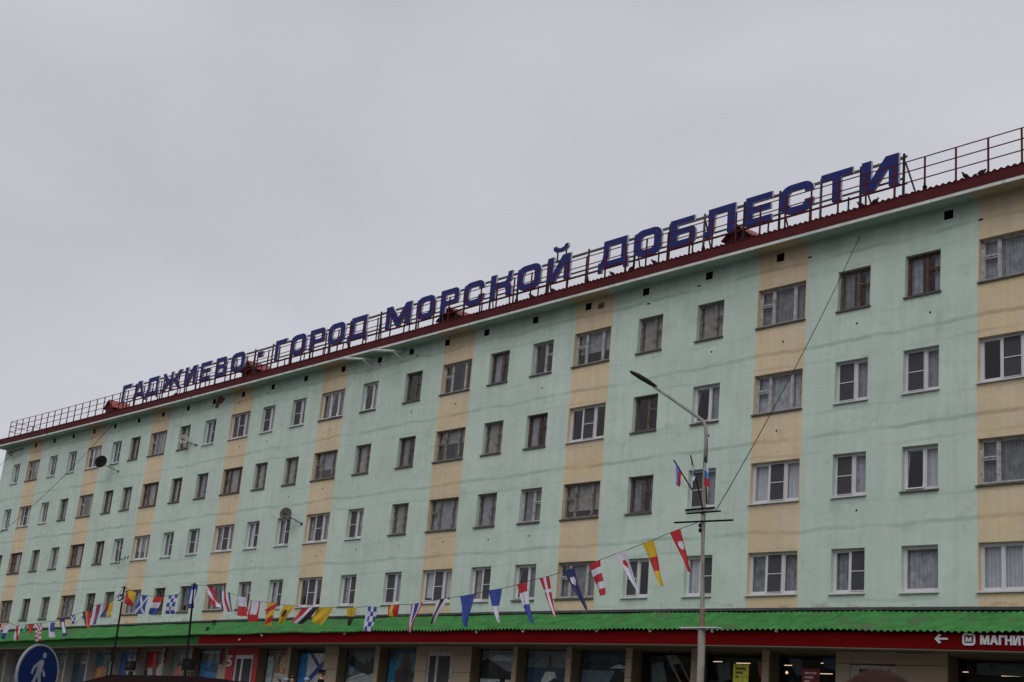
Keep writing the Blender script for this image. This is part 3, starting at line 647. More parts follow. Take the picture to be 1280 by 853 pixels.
P(12, [('2c6aa0', R_(0, 0, 1, 1)), ('b9bcc4', R_(.24, 0, .97, .9)), ('242f78', [(.24, .001), (.33, .001), (.97, .8), (.97, .9), (.89, .9), (.24, .1)]), ('253078', [(.28, .9), (.38, .9), (.97, .1), (.97, .001), (.9, .001)]), ('1f3030', R_(.0, .9, 1, 1)), ('2c6aa0', R_(0, 0, .24, .5))])
P(13, [('6b6765', R_(0, 0, 1, 1)), ('93a4a4', R_(0, 0, .22, .8)), ('9c4a3a', [(.4, .25), (.36, .6), (.46, .9), (.7, .94), (.95, .9), (.9, .2), (.6, .1)]), ('c08a74', [(.5, .34), (.46, .6), (.54, .8), (.64, .78), (.68, .5), (.62, .3)]), ('4a2626', [(.4, .5), (.36, .76), (.5, .95), (.62, .86), (.5, .78), (.46, .6)]), ('b79d98', [(.2, 0), (.3, .3), (.5, .3), (.8, .24), (.85, 0)])])
P(14, [('59656d', R_(0, 0, 1, 1)), ('3f6f9c', R_(0, 0, 1, .6)), ('2e4d6a', [(.06, .42), (.3, .42), (.4, .58), (.66, .58), (.7, .44), (.9, .4), (.8, .28), (.3, .3)]), ('93a0a8', R_(0, .9, 1, 1))])
P(15, [('767a7d', R_(0, 0, 1, 1)), ('33383c', [(.2, .5), (.3, .72), (.4, .5)]), ('b56a60', [(.18, 0), (.14, .3), (.2, .5), (.42, .5), (.46, .3), (.4, 0)]), ('2b3034', [(.5, 0), (.5, .5), (.75, .66), (.98, .9), (1, 0)])])
P(16, [('6b3a38', R_(0, 0, 1, 1)), ('a01c22', R_(.05, .45, .42, .98)), ('d0aca0', [(.12, .1), (.1, .4), (.3, .44), (.36, .1)]), ('d2a59c', [(.55, 0), (.5, .4), (.62, .55), (.8, .5), (.8, 0)]), ('8a1a20', [(.8, 0), (.8, .7), (1, .9), (1, 0)]), ('2b3030', [(.0, .3), (.1, .4), (.3, 0), (.2, 0)]), ('3f5f60', R_(.5, .62, .8, .95))])
P(17, [('3c5f94', R_(0, 0, 1, 1)), ('c9ccd0', R_(.3, .12, .96, .74)), ('191b1e', R_(.4, .16, .9, .6)), ('53666c', R_(.4, .7, .95, .98))])
P(18, [('3a5a68', R_(0, 0, 1, 1)), ('a06a4a', [(0, 0), (0, .4), (.3, .5), (.5, .36), (.6, 0)]), ('3b4034', [(.5, 0), (.5, .6), (.66, .8), (.8, .6), (.85, 0)]), ('c08a6a', R_(.1, .12, .3, .34))])
P(19, [('49565c', R_(0, 0, 1, 1)), ('1c3448', R_(0, 0, 1, .55)), ('98765e', R_(.4, .56, .9, .66))])
P(20, [('4d5a5c', R_(0, 0, 1, 1)), ('1f3f50', R_(0, .1, .9, .6)), ('6a4d3c', [(.2, 0), (.3, .4), (.7, .3), (.8, 0)])])
P(21, [('4a4640', R_(0, 0, 1, 1)), ('2f3a34', R_(0, 0, .6, .9))]); P(22, [('5d615c', R_(0, 0, 1, 1)), ('34444c', R_(.1, .1, .8, .7))]); P(23, [('5c5648', R_(0, 0, 1, 1))]); P(24, [('4c5560', R_(0, 0, 1, 1))])
for k, (a, b) in enumerate(SO):
    g = MB(); t = .05
    for (p, q_, r_, s_) in ((a, a+t, BOT, TOP), (b-t, b, BOT, TOP), (a+t, b-t, BOT, BOT+t), (a+t, b-t, TOP-t, TOP)): g.box(p, q_, .38, .44, r_, s_)
    X, Z = settle(a, BOT); wn = g.build('shop_window', 'pale' if b < -43.3 else 'joint', SH, org=(X, .4, Z), warp=True)
    g = MB(); g.add([(a+t, .41, BOT+t), (b-t, .41, BOT+t), (b-t, .41, TOP-t), (a+t, .41, TOP-t)], [(0, 1, 2, 3)]); g.build('pane', 'sglass', wn, org=(X, .4, Z), warp=True)
    if k in posters:
        g = MB(); ms = []; fr = 0 if k < 14 else .0
        for n_, (h, poly) in enumerate(posters[k]):
            pm_ = cm(h)
            if pm_ not in ms: ms.append(pm_)
            pts = [(a+t+(b-a-2*t)*u, .458-.0015*n_, (BOT+t if v <= 0 else TOP-t-1.4*(1-v))) for u, v in poly]
            g.add(pts, [tuple(range(len(pts)))], ms.index(pm_))
        g.build('poster', ms, wn, org=(X, .4, Z), warp=True)
        g = MB(); g.box(a, b, .462, .48, BOT, TOP); g.build('board', 'joint', wn, org=(X, .4, Z), warp=True)
# the grocery behind the right hand windows: dark hall, shelves, tubes
g = MB()
g.box(-14.2, 9.3, 9, 9.1, 1.9, 5.4); g.box(-14.25, -14.15, .5, 9, 1.9, 5.4); g.box(-14.2, 9.3, .5, 9, 5.3, 5.4); g.box(-14.2, 9.3, .5, 9, 1.9, 2.0); g.box(9.25, 9.3, .5, 9, 1.9, 5.4)
g.build('shop_interior', 'shopin', SH)
q = random.Random(9)
for sxx in (-12.6, -9.7, -7.2, -4.2, -1.2, 1.8):
    g = MB(); ms = [cm('5a3a34'), cm('3a4a60'), cm('706848'), cm('7a2a28'), cm('40505a'), M['shopin']]
    g.box(sxx-.03, sxx, 2.2, 6.5, 2, 4.2, 5); g.box(sxx+.6, sxx+.63, 2.2, 6.5, 2, 4.2, 5)
    for z in (2.6, 3.1, 3.6, 4.1):
        g.box(sxx, sxx+.6, 2.2, 6.5, z-.03, z, 5); y = 2.25
        while y < 6.3: d = q.uniform(.1, .3); g.box(sxx+.02, sxx+.5, y, y+d*.9, z, z+q.uniform(.18, .36), q.randrange(5)); y += d
    g.build('shelf_unit', ms, SH)
for (px, py, ln) in ((843, 825.3, .45), (857, 823.5, .8), (897, 827.3, .45), (929, 829.3, .7), (990.5, 832, .75), (1036, 829.4, .7), (1028, 842.4, .9), (1241, 840.3, .75), (1265, 845.3, .75), (1207, 840.3, .2)):
    v = at(px, py, 3.2)
    g = MB(); g.box(v.x-ln*.42, v.x+ln*.42, 3.185, 3.215, v.z-.009, v.z+.009); g.build('ceiling_tube', 'tube', SH)
v = at(983.5, 841, 3.0); g = MB(); g.lathe([(.01, -.05), (.05, 0), (.01, .05)], v, seg=8); g.build('ceiling_lamp', 'tube', SH)
for (x0, x1, z0, z1, h, ln_) in ((-10.03, -9.42, 3.85, 4.68, 'b9b540', '4a4a30'), (-7.42, -6.78, 3.9, 4.62, '5e2a2c', '9a8a88')):
    g = MB(); g.box(x0, x1, .395, .402, z0, z1, 0)
    for r_ in range(3): g.box(x0+.1, x1-.12*(1+r_), .391, .394, z1-.16-.12*r_, z1-.10-.12*r_, 1)
    g.box(x0+.08, x1-.08, .391, .394, z0+.05, z0+.24, 2)
    g.build('window_poster', [cm(h), cm(ln_), cm('8a2a20' if h[0] == 'b' else 'b8c0cc')], SH, warp=True)
# hanging banners just inside the grocery windows, and grey panels painted as reflections
for pts_, h in (((( -13.1, 5.0), (-12.6, 5.0), (-11.9, 4.1), (-12.3, 4.0)), '606864'), (((-12.75, 4.7), (-12.45, 4.75), (-12.0, 4.15), (-12.3, 4.1)), '8a3038'), (((-13.7, 4.7), (-13.2, 4.8), (-12.9, 3.9), (-13.6, 3.9)), '50565a'),
                ((( -10.9, 4.75), (-10.4, 4.8), (-10.3, 4.3), (-10.8, 4.2)), '474c52'), (((-9.3, 4.85), (-8.75, 4.8), (-8.75, 4.35), (-9.2, 4.4)), '8a4a28'), (((-8.1, 4.95), (-7.7, 4.95), (-7.5, 4.5), (-7.8, 4.45)), '4c4c58'), (((-6.9, 5.0), (-6.2, 4.95), (-6.2, 4.6), (-6.8, 4.7)), '343c66'),
                ((( -1.9, 4.9), (.3, 4.9), (.3, 4.55), (-1.9, 4.6)), '3c4246')):
    g = MB(); g.add([(x_, .70, z_) for x_, z_ in pts_]+[(x_, .715, z_) for x_, z_ in pts_], [(0, 1, 2, 3), (7, 6, 5, 4), (0, 4, 5, 1), (1, 5, 6, 2), (2, 6, 7, 3), (3, 7, 4, 0)]); g.build('banner_reflection_panel', cm(h), SH)
# doors
for (a, b, t), red in zip(DO, (0, 0, 1)):
    X, Z = settle((a+b)/2, 1.9); g = MB(); w_ = b-a
    for (p, q_, r_, s_) in ((a, a+.12, 1.9, t), (b-.12, b, 1.9, t), (a+.12, b-.12, t-.16, t), (a+w_*.34, a+w_*.34+.13, 1.9, t-.16)): g.box(p, q_, .0, .08, r_, s_)
    d = g.build('door', 'oldwhite' if not red else 'pvc', SH, org=(X, .04, Z), warp=True)
    g = MB(); g.box(a+.12, b-.12, .035, .045, 1.95, t-.16); g.build('door_glass', 'net', d, org=(X, .04, Z), warp=True)
    g = MB(); g.tube([(a+w_*.34+.18, -.05, 2.8), (a+w_*.34+.18, -.05, 3.2)], .015, 6); g.build('door_handle', 'steel', d, org=(X, .04, Z), warp=True)
g = MB(); g.box(-5.3, -4.05, -.02, .03, 4.22, 4.72, 0); g.box(-5.12, -4.82, -.03, -.02, 4.5, 4.62, 1); g.build('door_header', ['oldwhite', 'dark'], SH, warp=True)
g = MB(); g.box(-39.92, -39.2, -.03, .0, 1.9, 5.06); g.box(-37.62, -37.18, -.03, .0, 1.9, 5.06); g.box(-39.2, -37.62, -.03, .0, 4.72, 5.06); g.build('red_surround', 'doorred', SH, warp=True)
solid('digit', [[(x_*.5, z_*.5) for x_, z_ in glyph('5', .8)[0]]], ['lwhite', 'lwhite'], SH, (-39.78, -.06, 4.2), .03, None)
for k in range(4):
    g = MB(); g.box(-39.72, -39.32, -.036, -.03, 3.55-.13*k, 3.61-.13*k); g.build('sign_line', 'lwhite', SH, warp=True)
# lettering on the fascia
FW = ['lwhite', 'lwhite']; fy = -1.38
ar = [(0, .12), (.14, 0), (.19, .04), (.1, .1), (.38, .1), (.38, .15), (.1, .15), (.19, .21), (.14, .25)]
solid('arrow', [ar], FW, can, (-1.82, fy, 5.2), .03)
solid('logo_ring', [rrect(0, 0, .36, .30, .09), [(.05, .06), (.3, .06), (.31, .07), (.31, .24), (.3, .25), (.06, .25), (.05, .24)]], FW, can, (-1.02, fy, 5.17), .03)
def scaled(ch, w_, h, s): return [[(x*h, z*h) for x, z in lp] for lp in glyph(ch, w_/h, s)]
solid('logo_letter', scaled('М', .17, .12, .3), FW, can, (-.93, fy, 5.26), .03)
x = -.52
for ch, w_ in (('М', .25), ('А', .22), ('Г', .15), ('Н', .19), ('И', .2), ('Т', .18)):
    if ch == 'А': lp = [[(0, 0), (.055, 0), (.075, .055), (w_-.075, .055), (w_-.055, 0), (w_, 0), (w_/2+.04, .23), (w_/2-.04, .23)], [(.09, .1), (w_-.09, .1), (w_/2, .17)]]
    elif ch == 'Т': lp = [[(w_/2-.03, 0), (w_/2+.03, 0), (w_/2+.03, .175), (w_, .175), (w_, .23), (0, .23), (0, .175), (w_/2-.03, .175)]]
    else: lp = scaled(ch, w_, .23, .24)
    solid('letter', lp, FW, can, (x, fy, 5.2), .03); x += w_+.02
# banners on the left piers
for k, px in enumerate((277, 242, 207, 172, 140)):
    x = at(px, 825, -.12).x; g = MB(); n = 8; vs = []
    for i in range(n+1): z = 5.0-.75*i/n; vs += [(x-.14, -.16+.02*math.sin(i*1.3), z), (x+.14, -.14+.02*math.sin(i*1.3+1), z)]
    g.add(vs, [(2*i, 2*i+1, 2*i+3, 2*i+2) for i in range(n)])
    b_ = g.build('banner', cm('3c0c0b'), None, org=(x, -.12, 5.0))
    tag(b_, ['dark red hanging banner on the pier beside the red shop door', 'dark red hanging banner on the pier left of the blue sea poster', 'dark red banner between two posters, third counted leftward from the red door',
             'dark red banner on the pier nearest behind the shorter flagpole', 'leftmost dark red banner hanging under the green fascia'][k], 'banner', 'dark red banners on the shop piers')

# ------------------------------------------------------------------ lamp post with its flags
LP = at(879, 650, -8.0)
def lp(px, py, y=-8.0): return at(px, py, y)
lpb = Vector((lp(876, 853).x, -8, 1.85))
post = empty('lamp_post', lpb, 'tall grey street lamp post with long curved arm in front of the block', 'street lamp')
def part(name, g, mt, par, org=None, smooth=False): return g.build(name, mt, par, org=(WL[par.name] if org is None else org), smooth=smooth)
g = MB(); g.tube([lpb, lp(876.5, 820), lp(877.2, 786)], .088, 12); part('base_pole', g, 'concrete', post)
g = MB(); g.tube([lp(877.2, 786), lp(877.8, 762)], .062, 10); part('pole_collar', g, 'rust', post)
g = MB(); g.tube([lp(877.8, 762), lp(879, 650), lp(881.5, 585)], .058, 10); part('pole', g, 'concrete', post)
arm = [lp(881.5, 585), lp(882.6, 555), lp(882.8, 541), lp(882.3, 535), lp(880.6, 529.7), lp(877.8, 525.8), lp(873, 522), lp(861.4, 513.9), lp(840.3, 499.2), lp(817, 483.3)]
g = MB(); g.tube(arm, .052, 10, r2=.036); part('arm', g, 'lampg', post, smooth=True)
a, b = lp(820, 483.5), lp(789.5, 465); d = (b-a).normalized(); up2 = Vector((0, -1, .2)); g = MB()
vs = []; rings = [(0, .035, .035), (.12, .05, .05), (.3, .075, .06), (.62, .10, .06), (.9, .10, .05), (1.0, .06, .03)]; side = Vector((0, 1, 0)); nrm = d.cross(side).normalized(); Ld = (b-a).length
for t, wd, th in rings:
    for k in range(12): an = 2*PI*k/12; vs.append(a+d*t*Ld+side*wd*math.cos(an)*1.3+nrm*th*math.sin(an))
fs = [(i*12+k, i*12+(k+1) % 12, (i+1)*12+(k+1) % 12, (i+1)*12+k) for i in range(5) for k in range(12)]+[tuple(range(12)), tuple(reversed(range(60, 72)))]
g.add(vs, fs); lh = part('lamp_head', g, 'black', post, smooth=True)
g = MB(); g.add([a+d*t*Ld+side*s_*.09*wd-nrm*.052 for t, s_, wd in ((.35, -1, 1), (.35, 1, 1), (.85, 1, 1), (.85, -1, 1))], [(0, 1, 2, 3)]); part('lens', g, 'steel2', lh)
for p0, p1, r_ in (((858.7, 642.2), (900.6, 639), .022), ((843.2, 653.5), (916.1, 650.3), .024), ((856.8, 637.6), (893.5, 634.4), .02)):
    g = MB(); g.tube([lp(*p0, -8.08), lp(*p1, -8.08)], r_, 6); part('cross_bar', g, 'black', post)
g = MB(); g.box(lp(853, 785).x, lp(899, 785).x, -8.12, -7.9, lp(877, 786).z, lp(877, 784.6).z); part('cross_arm', g, 'pvc', post)
for py in (657, 663):
    g = MB(); g.lathe([(.02, -.05), (.045, 0), (.02, .05)], lp(875, py, -8.1), seg=8); part('hook', g, 'black', post)

def cloth(parent, name, P4, pat, mats, amp=.035, seed=0, org=None, nu=22, nv=26, depth=None):
    """P4 = world points TL, TR, BL, BR; pat(u, v) -> index into mats"""
    q = random.Random(seed); a1, a2, f1 = q.uniform(0, 6), q.uniform(0, 6), q.uniform(.8, 1.5); TL, TR, BL, BR = P4
    nrm = (TR-TL).cross(BL-TL).normalized(); g = MB(); vs = []
    for j in range(nv+1):
        v = j/nv
        for i in range(nu+1):
            u = i/nu; p = (TL*(1-u)+TR*u)*(1-v)+(BL*(1-u)+BR*u)*v
            k = v*(1-v*.2); p = p+nrm*amp*k*(math.sin(6.5*f1*u+a1+2.2*v)+.6*math.sin(4*v*f1+a2))
            p = p+(TR-TL)*(.05*k*math.sin(5*v+a2)); vs.append(p)
    fs = []; mi = []
    for j in range(nv):
        for i in range(nu):
            fs.append((j*(nu+1)+i, j*(nu+1)+i+1, (j+1)*(nu+1)+i+1, (j+1)*(nu+1)+i)); mi.append(pat((i+.5)/nu, (j+.5)/nv))
    g.add(vs, fs); g.m = mi
    return g.build(name, mats, parent, org=(TL if org is None else org), smooth=True)
tri = lambda u, v: min(2, int(v*3)); triu = lambda u, v: min(2, int(u*3))
xc = lambda u, v: 1 if min(abs(u-v), abs(u+v-1)) < .11 else 0
for k, (p0, p1, q4, pat, mats, lab) in enumerate((
    ((865.5, 613), (842.4, 575.6), [(842, 576), (852, 592.5), (842.5, 603), (848.5, 609)], triu, ['f_w', 'f_l', 'f_r'], 'small tricolour flag leaning out left on the lamp post'),
    ((878.5, 636), (863.3, 569.5), [(864, 578), (868, 587), (865, 602), (870, 600)], xc, ['f_w', 'f_b'], 'small white flag with blue diagonal cross beside the lamp post'),
    ((883.5, 630), (881.5, 572), [(880.5, 577), (885.5, 581), (878.8, 607), (886, 609)], tri, ['f_w', 'f_l', 'f_r'], 'small tricolour flag hanging against the lamp post itself'))):
    o = empty('staff_flag', lp(*p0, -8.12), lab, 'flag', 'flags fixed to the lamp post')
    g = MB(); g.tube([lp(*p0, -8.12), lp(*p1, -8.2)], .017, 6); part('staff', g, 'black', o)
    cloth(o, 'flag_cloth', [lp(*c_, -8.2) for c_ in q4], pat, mats, .03, k, org=WL[o.name], nu=12, nv=14)

# ------------------------------------------------------------------ flagpoles and the strings of signal flags
def fy_(px): return -8-2*(879-px)/636 if px > 243 else -10
PA, PB = at(243, 731, -10), at(155.5, 735, -10)
for top, base, lab in ((PA, (-24.66, -10, 1.85), 'thin black flagpole with a crosspiece, the right one of two'), (PB, (-30.38, -10, 1.85), 'thin black flagpole behind the dark tent left end, the left one of two')):
    o = empty('flagpole', base, lab, 'flagpole', 'black flagpoles in front of the shops')
    g = MB(); g.tube([base, top+Vector((0, 0, .06))], .042, 8, r2=.034); part('pole', g, 'black', o)
    g = MB(); g.tube([top+Vector((-.22, 0, .02)), top+Vector((.2, 0, -.02))], .02, 6); part('crosspiece', g, 'black', o)
    g = MB(); g.lathe([(.25, 0), (.25, .05), (.06, .08)], base, seg=14); part('foot', g, 'black', o)
st3 = lambda u, v: min(2, int(v*3)); circ = lambda cu, cv, ru, rv: (lambda u, v: 1 if ((u-cu)/ru)**2+((v-cv)/rv)**2 < 1 else 0)
frame = lambda b1, b2: (lambda u, v: 1 if b1 < u < 1-b1 and b2 < v < 1-b2 else 0)
vst = lambda n: (lambda u, v: int(u*n)); hst = lambda n: (lambda u, v: int(v*n) % 2)
half = lambda u, v: 0 if v < .5 else 1
chk = lambda n, m_: (lambda u, v: (int(u*n)+int(v*m_)) % 2)
FL = [
 ([(837.3, 666.2), (850.5, 661.2), (861, 714.5), (862.5, 715.5)], circ(.62, .36, .3, .1), ['f_r', 'f_w'], 'red pennant with a white disc hanging nearest the lamp post'),
 ([(803, 680), (816.8, 675), (827.3, 733.6), (830.3, 732.4)], st3, ['f_y', 'f_r', 'f_y'], 'long yellow pennant with red middle band'),
 ([(768.6, 693), (781.9, 688.7), (797.5, 739.5), (799.5, 740.5)], circ(.45, .28, .22, .09), ['f_w', 'f_r'], 'white pennant with a red spot'),
 ([(736.7, 705.4), (750.4, 700), (748.6, 747.4), (755, 742.4)], hst(5), ['f_r', 'f_w'], 'red and white crosswise striped pennant right of the navy one'),
 ([(704.4, 714.4), (718, 710), (731.5, 762), (732.5, 763)], circ(.55, .28, .3, .1), ['f_n', 'f_w'], 'navy blue pennant with a white spot'),
 ([(674.2, 723.2), (686.5, 720.4), (692.5, 771), (694, 771.5)], lambda u, v: 1 if abs(u-.5) < .14 or abs(v-.36) < .04 else 0, ['f_r', 'f_w'], 'red pennant with a white cross'),
 ([(646.2, 731.2), (657.5, 727.4), (661.2, 779.4), (665.5, 778.6)], lambda u, v: 0 if v < .24 else (1 if v < .55 else 2), ['f_r', 'f_w', 'f_b'], 'long narrow pennant banded red, white and blue'),
 ([(610, 738.6), (627.4, 735.9), (622, 778), (624, 778.6)], half, ['f_b', 'f_w'], 'pennant blue above and white below'),
 ([(575, 745.7), (593.4, 742.5), (581.5, 783), (583.5, 783.4)], lambda u, v: 0, ['f_b'], 'plain mid blue triangular pennant'),
 ([(545.5, 750.2), (560.7, 748), (538.5, 780), (540.5, 780.7)], triu, ['f_w', 'f_k', 'f_w'], 'white pennant with a black lengthwise stripe'),
 ([(514, 756), (528.4, 753), (511.5, 790), (513.3, 790.6)], lambda u, v: 0 if abs(u-.5) > .38 else (1 if abs(u-.5) > .2 else 2), ['f_r', 'f_w', 'f_b'], 'tapering pennant with nested red, white and blue'),
 ([(485.4, 757), (499.4, 756), (485, 770.9), (497, 770.9)], lambda u, v: 1 if .2 < u < .5 else 0, ['f_r', 'f_y'], 'short ragged red and yellow flag'),
 ([(456.7, 758.3), (471, 759.2), (454.2, 789.3), (466.7, 789.3)], lambda u, v: 1 if (int(u*4) + int(v*5)) % 2 and 0 < int(u*4) < 4 else 0, ['f_w', 'f_b'], 'white flag with small blue blocks'),
 ([(433, 760), (446.5, 760), (435.5, 781), (437.5, 782.5)], lambda u, v: 1 if v > .5 or ((u*4) % 1 > .7 and (v*8) % 1 > .6) else 0, ['f_y', 'f_k'], 'yellow flag with black tip twisted on the line'),
 ([(397, 760), (416.9, 759.2), (389, 776), (402.5, 782.5)], lambda u, v: 0, ['f_y'], 'plain yellow flag blown sideways'),
 ([(378.3, 760), (399, 759), (363, 777), (377.4, 780.7)], lambda u, v: 0 if u < .4 else (1 if u < .62 else 2), ['f_r', 'f_w', 'f_k'], 'flag of diagonal red, white and black beside the plain yellow one'),
 ([(355, 756.5), (369.3, 757.4), (344.8, 779), (351.4, 779.5)], circ(.45, .45, .28, .22), ['f_y', 'f_k'], 'yellow flag with a black oval'),
 ([(335.2, 753), (347, 754.7), (328.6, 781.6), (337, 782.9)], lambda u, v: int((u*1.2+v*3.6)) % 2, ['f_y', 'f_r'], 'yellow and red diagonally striped flag'),
 ([(313.4, 751.1), (325.4, 752), (310.7, 777), (322.3, 778)], lambda u, v: 1 if .12 < u < .88 and v < .66 else 0, ['f_r', 'f_w'], 'flag with white field edged in red below and at the sides'),
 ([(295.8, 744.8), (307.4, 747), (297.8, 770), (309.8, 770.9)], half, ['f_w', 'f_r'], 'flag white above and red below'),
 ([(274.8, 738), (287.4, 741.3), (277.5, 763.7), (290.6, 765.5)], lambda u, v: [0, 1, 2, 1, 0][min(4, int(u*5))], ['f_n', 'f_w', 'f_r'], 'navy flag with white and red upright stripes'),
 ([(257.8, 732.3), (268.5, 736.8), (264, 757.4), (274, 759.2)], lambda u, v: 1 if (u-v > .12 or v-u > .35) else 0, ['f_w', 'f_r'], 'red flag with a white diagonal next right of the tall flagpole'),
 ([(236.5, 732.8), (247.5, 731), (234.2, 761.5), (243.4, 759.5)], frame(.24, .2), ['f_b', 'f_w'], 'blue bordered flag with white centre on the tall flagpole'),
 ([(211, 744.8), (222.8, 743), (207, 767.8), (216, 767.8)], chk(3, 5), ['f_b', 'f_w'], 'blue and white chequered flag'),
 ([(193.2, 745.7), (205.7, 745.7), (185, 768), (195, 768)], st3, ['f_r', 'f_w', 'f_b'], 'square flag with bands of red, white and blue left of the chequered one'),
 ([(176, 744), (186, 745), (168, 767.3), (179.7, 768)], xc, ['f_b', 'f_w'], 'blue flag with a white diagonal cross'),
 ([(160.5, 736.8), (170.4, 740.4), (154.3, 753), (165, 759.2)], lambda u, v: 1 if v > .25+u*.5 else 0, ['f_y', 'f_r'], 'yellow and red diagonal flag at the top of the left flagpole'),
 ([(146.2, 744.8), (155.8, 741), (146.5, 751), (154.3, 752.4)], xc, ['f_n', 'f_w'], 'crumpled navy and white flag just left of the left flagpole'),
 ([(134.5, 755.6), (141.7, 751), (125.6, 770.9), (137.2, 771.7)], lambda u, v: 2 if u > .5+(v-.5)*.4 else (0 if v < .55-u*.3 else 1), ['f_r', 'f_b', 'f_y'], 'flag of red, blue and yellow triangles'),
 ([(118, 757.4), (126.5, 755), (112.6, 781.6), (121, 780.7)], triu, ['f_w', 'f_r', 'f_b'], 'slanting flag of white, red and blue upright stripes'),
 ([(103, 765.5), (112, 762.8), (107.6, 785.2), (113, 784.3)], triu, ['f_n', 'f_o', 'f_r'], 'folded flag of navy, orange and red'),
 ([(88, 770), (95.6, 768), (89.7, 780.7), (92, 779)], xc, ['f_b', 'f_w'], 'tiny bunched blue and white pennant'),
 ([(74.4, 774), (81, 773.2), (77.5, 796), (84.3, 795)], frame(.28, .2), ['f_n', 'f_w'], 'navy flag with an upright white centre'),
 ([(61, 777), (69, 776.8), (60.6, 796.9), (69, 796.5)], lambda u, v: 1 if .3 < u and .06 < v < .66 else 0, ['f_w', 'f_b'], 'white flag with a blue rectangle'),
 ([(46.3, 779.8), (53.8, 779), (43, 802.2), (51, 801.3)], chk(4, 8), ['f_r', 'f_w'], 'red and white finely chequered flag'),
 ([(34, 780.4), (43, 779.8), (38.2, 791.5), (39.2, 791.5)], lambda u, v: 0, ['f_r'], 'small dark red triangle flag'),
 ([(27.5, 781.8), (33.7, 781), (28.7, 790), (33, 789.7)], lambda u, v: 1 if u+v > .8 else 0, ['f_w', 'f_g'], 'small white and green flag'),
 ([(20.6, 782.5), (26.5, 781.8), (17, 800.8), (23.3, 800.8)], lambda u, v: 1 if abs(u-v) < .3 else 0, ['f_w', 'f_r'], 'white flag with a red diagonal near the left edge'),
 ([(6.3, 780.7), (13.5, 779), (1, 798.6), (6.3, 799.5)], lambda u, v: 0 if v < .6 else 1, ['f_w', 'f_b'], 'white flag with blue foot near the left edge'),
 ([(-4, 781), (2, 780), (-8, 792), (0, 790)], lambda u, v: 0 if v < .5 else 1, ['f_r', 'f_w'], 'red and white flag cut by the left edge of the picture'),
]
knots = []
for k, (q4, pat, mats, lab) in enumerate(FL):
    pts = [at(px, py, fy_(q4[0][0])) for px, py in q4]
    o = cloth(None, 'signal_flag', pts, pat, mats, .05, 40+k)
    tag(o, lab, 'flag', 'signal flags strung across the square')
    knots.append((q4[1], q4[0]))
def string(lab, pxs, r_=.008):
    g = MB(); g.tube([at(px, py, fy_(px)) for px, py in pxs], r_, 5)
    o = g.build('flag_line', 'steel', None, org=at(*pxs[0], fy_(pxs[0][0]))); tag(o, lab, 'rope', 'ropes that carry the signal flags')
s1 = [(878, 651)]
for a_, b_ in knots[:22]: s1 += [a_, b_]
s1.append((244, 731)); string('sagging rope of signal flags between the lamp post and the tall flagpole', s1)
s2 = [(243, 731)]
for a_, b_ in knots[22:26]: s2 += [a_, b_]
s2 = [(243, 731), (222.8, 743), (211, 744.8), (205.7, 745.7), (193.2, 745.7), (186, 745), (176, 744), (170.4, 740.4), (156, 735)]
string('short rope of flags between the two black flagpoles', s2)
s3 = [(155, 735)]
for a_, b_ in knots[28:]: s3 += [a_, b_]
string('rope of flags running from the left flagpole out of the picture', s3)

# ------------------------------------------------------------------ cables
def cable(lab, a_, b_, sag, r_=.0105):
    g = MB(); pts = [a_.lerp(b_, t/14)-Vector((0, 0, sag*4*(t/14)*(1-t/14))) for t in range(15)]
    g.tube(pts, r_, 5); o = g.build('cable', 'black', None, org=a_); tag(o, lab, 'cable')
cable('black cable from the eaves vent down to the lamp post', Vector((-5.36, -.02, 17.4)), at(894, 640, -8), .25)
cable('long thin cable slanting down the left part of the facade', at(141, 530, -.03), at(-30, 690, -4), .5, .012)
cable('thin cable from the far left eaves bracket out of the picture', at(20, 563, -.4), at(-30, 606, -3), .1, .012)

# ------------------------------------------------------------------ dishes and aerials
def dish(c, rad, face, mt, lab, wallpt):
    o = empty('satellite_dish', c, lab, 'satellite dish', 'satellite dishes on the facade'); f = Vector(face).normalized()
    g = MB(); pr = [(rad*t, .22*rad*t*t) for t in (.02, .3, .55, .8, 1)]+[(rad, .22*rad-.02)]+[(rad*t, .22*rad*t*t-.025) for t in (.8, .4, .02)]
    g.lathe([(a_, b_-.22*rad) for a_, b_ in pr], c, f, 24); part('reflector', g, mt, o, smooth=True)
    g = MB(); e = c+f*rad*.75; g.tube([c-Vector((0, 0, rad*.95)), e-Vector((0, 0, rad*.2))], .014, 5); fd = part('feed_arm', g, 'black', o)
    g = MB(); g.tube([e-Vector((0, 0, rad*.2)), e-Vector((0, 0, rad*.2))-f*.12], .035, 8); part('feed', g, 'black', fd)
    g = MB(); g.tube([c-f*.05, Vector((c.x, c.y, c.z))+Vector((.1, .2, -rad*.5)), wallpt], .022, 6); g.lathe([(.07, 0), (.07, .02)], wallpt, (0, -1, 0), 8); part('mount', g, 'black', o)
c = at(126, 577, -.75); dish(c, .36, (.75, -1, .25), 'black', 'round black satellite dish on the upper left facade', Vector((c.x+.85, 0, c.z-.5)))
c = at(357, 642, -.6); dish(c, .28, (.7, -1, .1), 'steel2', 'grey satellite dish with dark middle above a third row window', Vector((c.x+.5, 0, c.z-.4)))
c = at(229.5, 549.5, -.4); dish(c, .26, (.9, -1, .2), 'cur3', 'small rusty cream dish in front of a greyed top row window', Vector((c.x+.75, 0, c.z-.3)))
o = empty('wall_aerial', at(152, 700, -.3), 'thin dark aerial rods across a third row window on the far left', 'aerial')
g = MB(); g.tube([at(143, 702.5, -.3), at(161, 696.5, -.3)], .018, 5); g.tube([at(152, 700, -.3), at(152, 700, .14)], .015, 5)
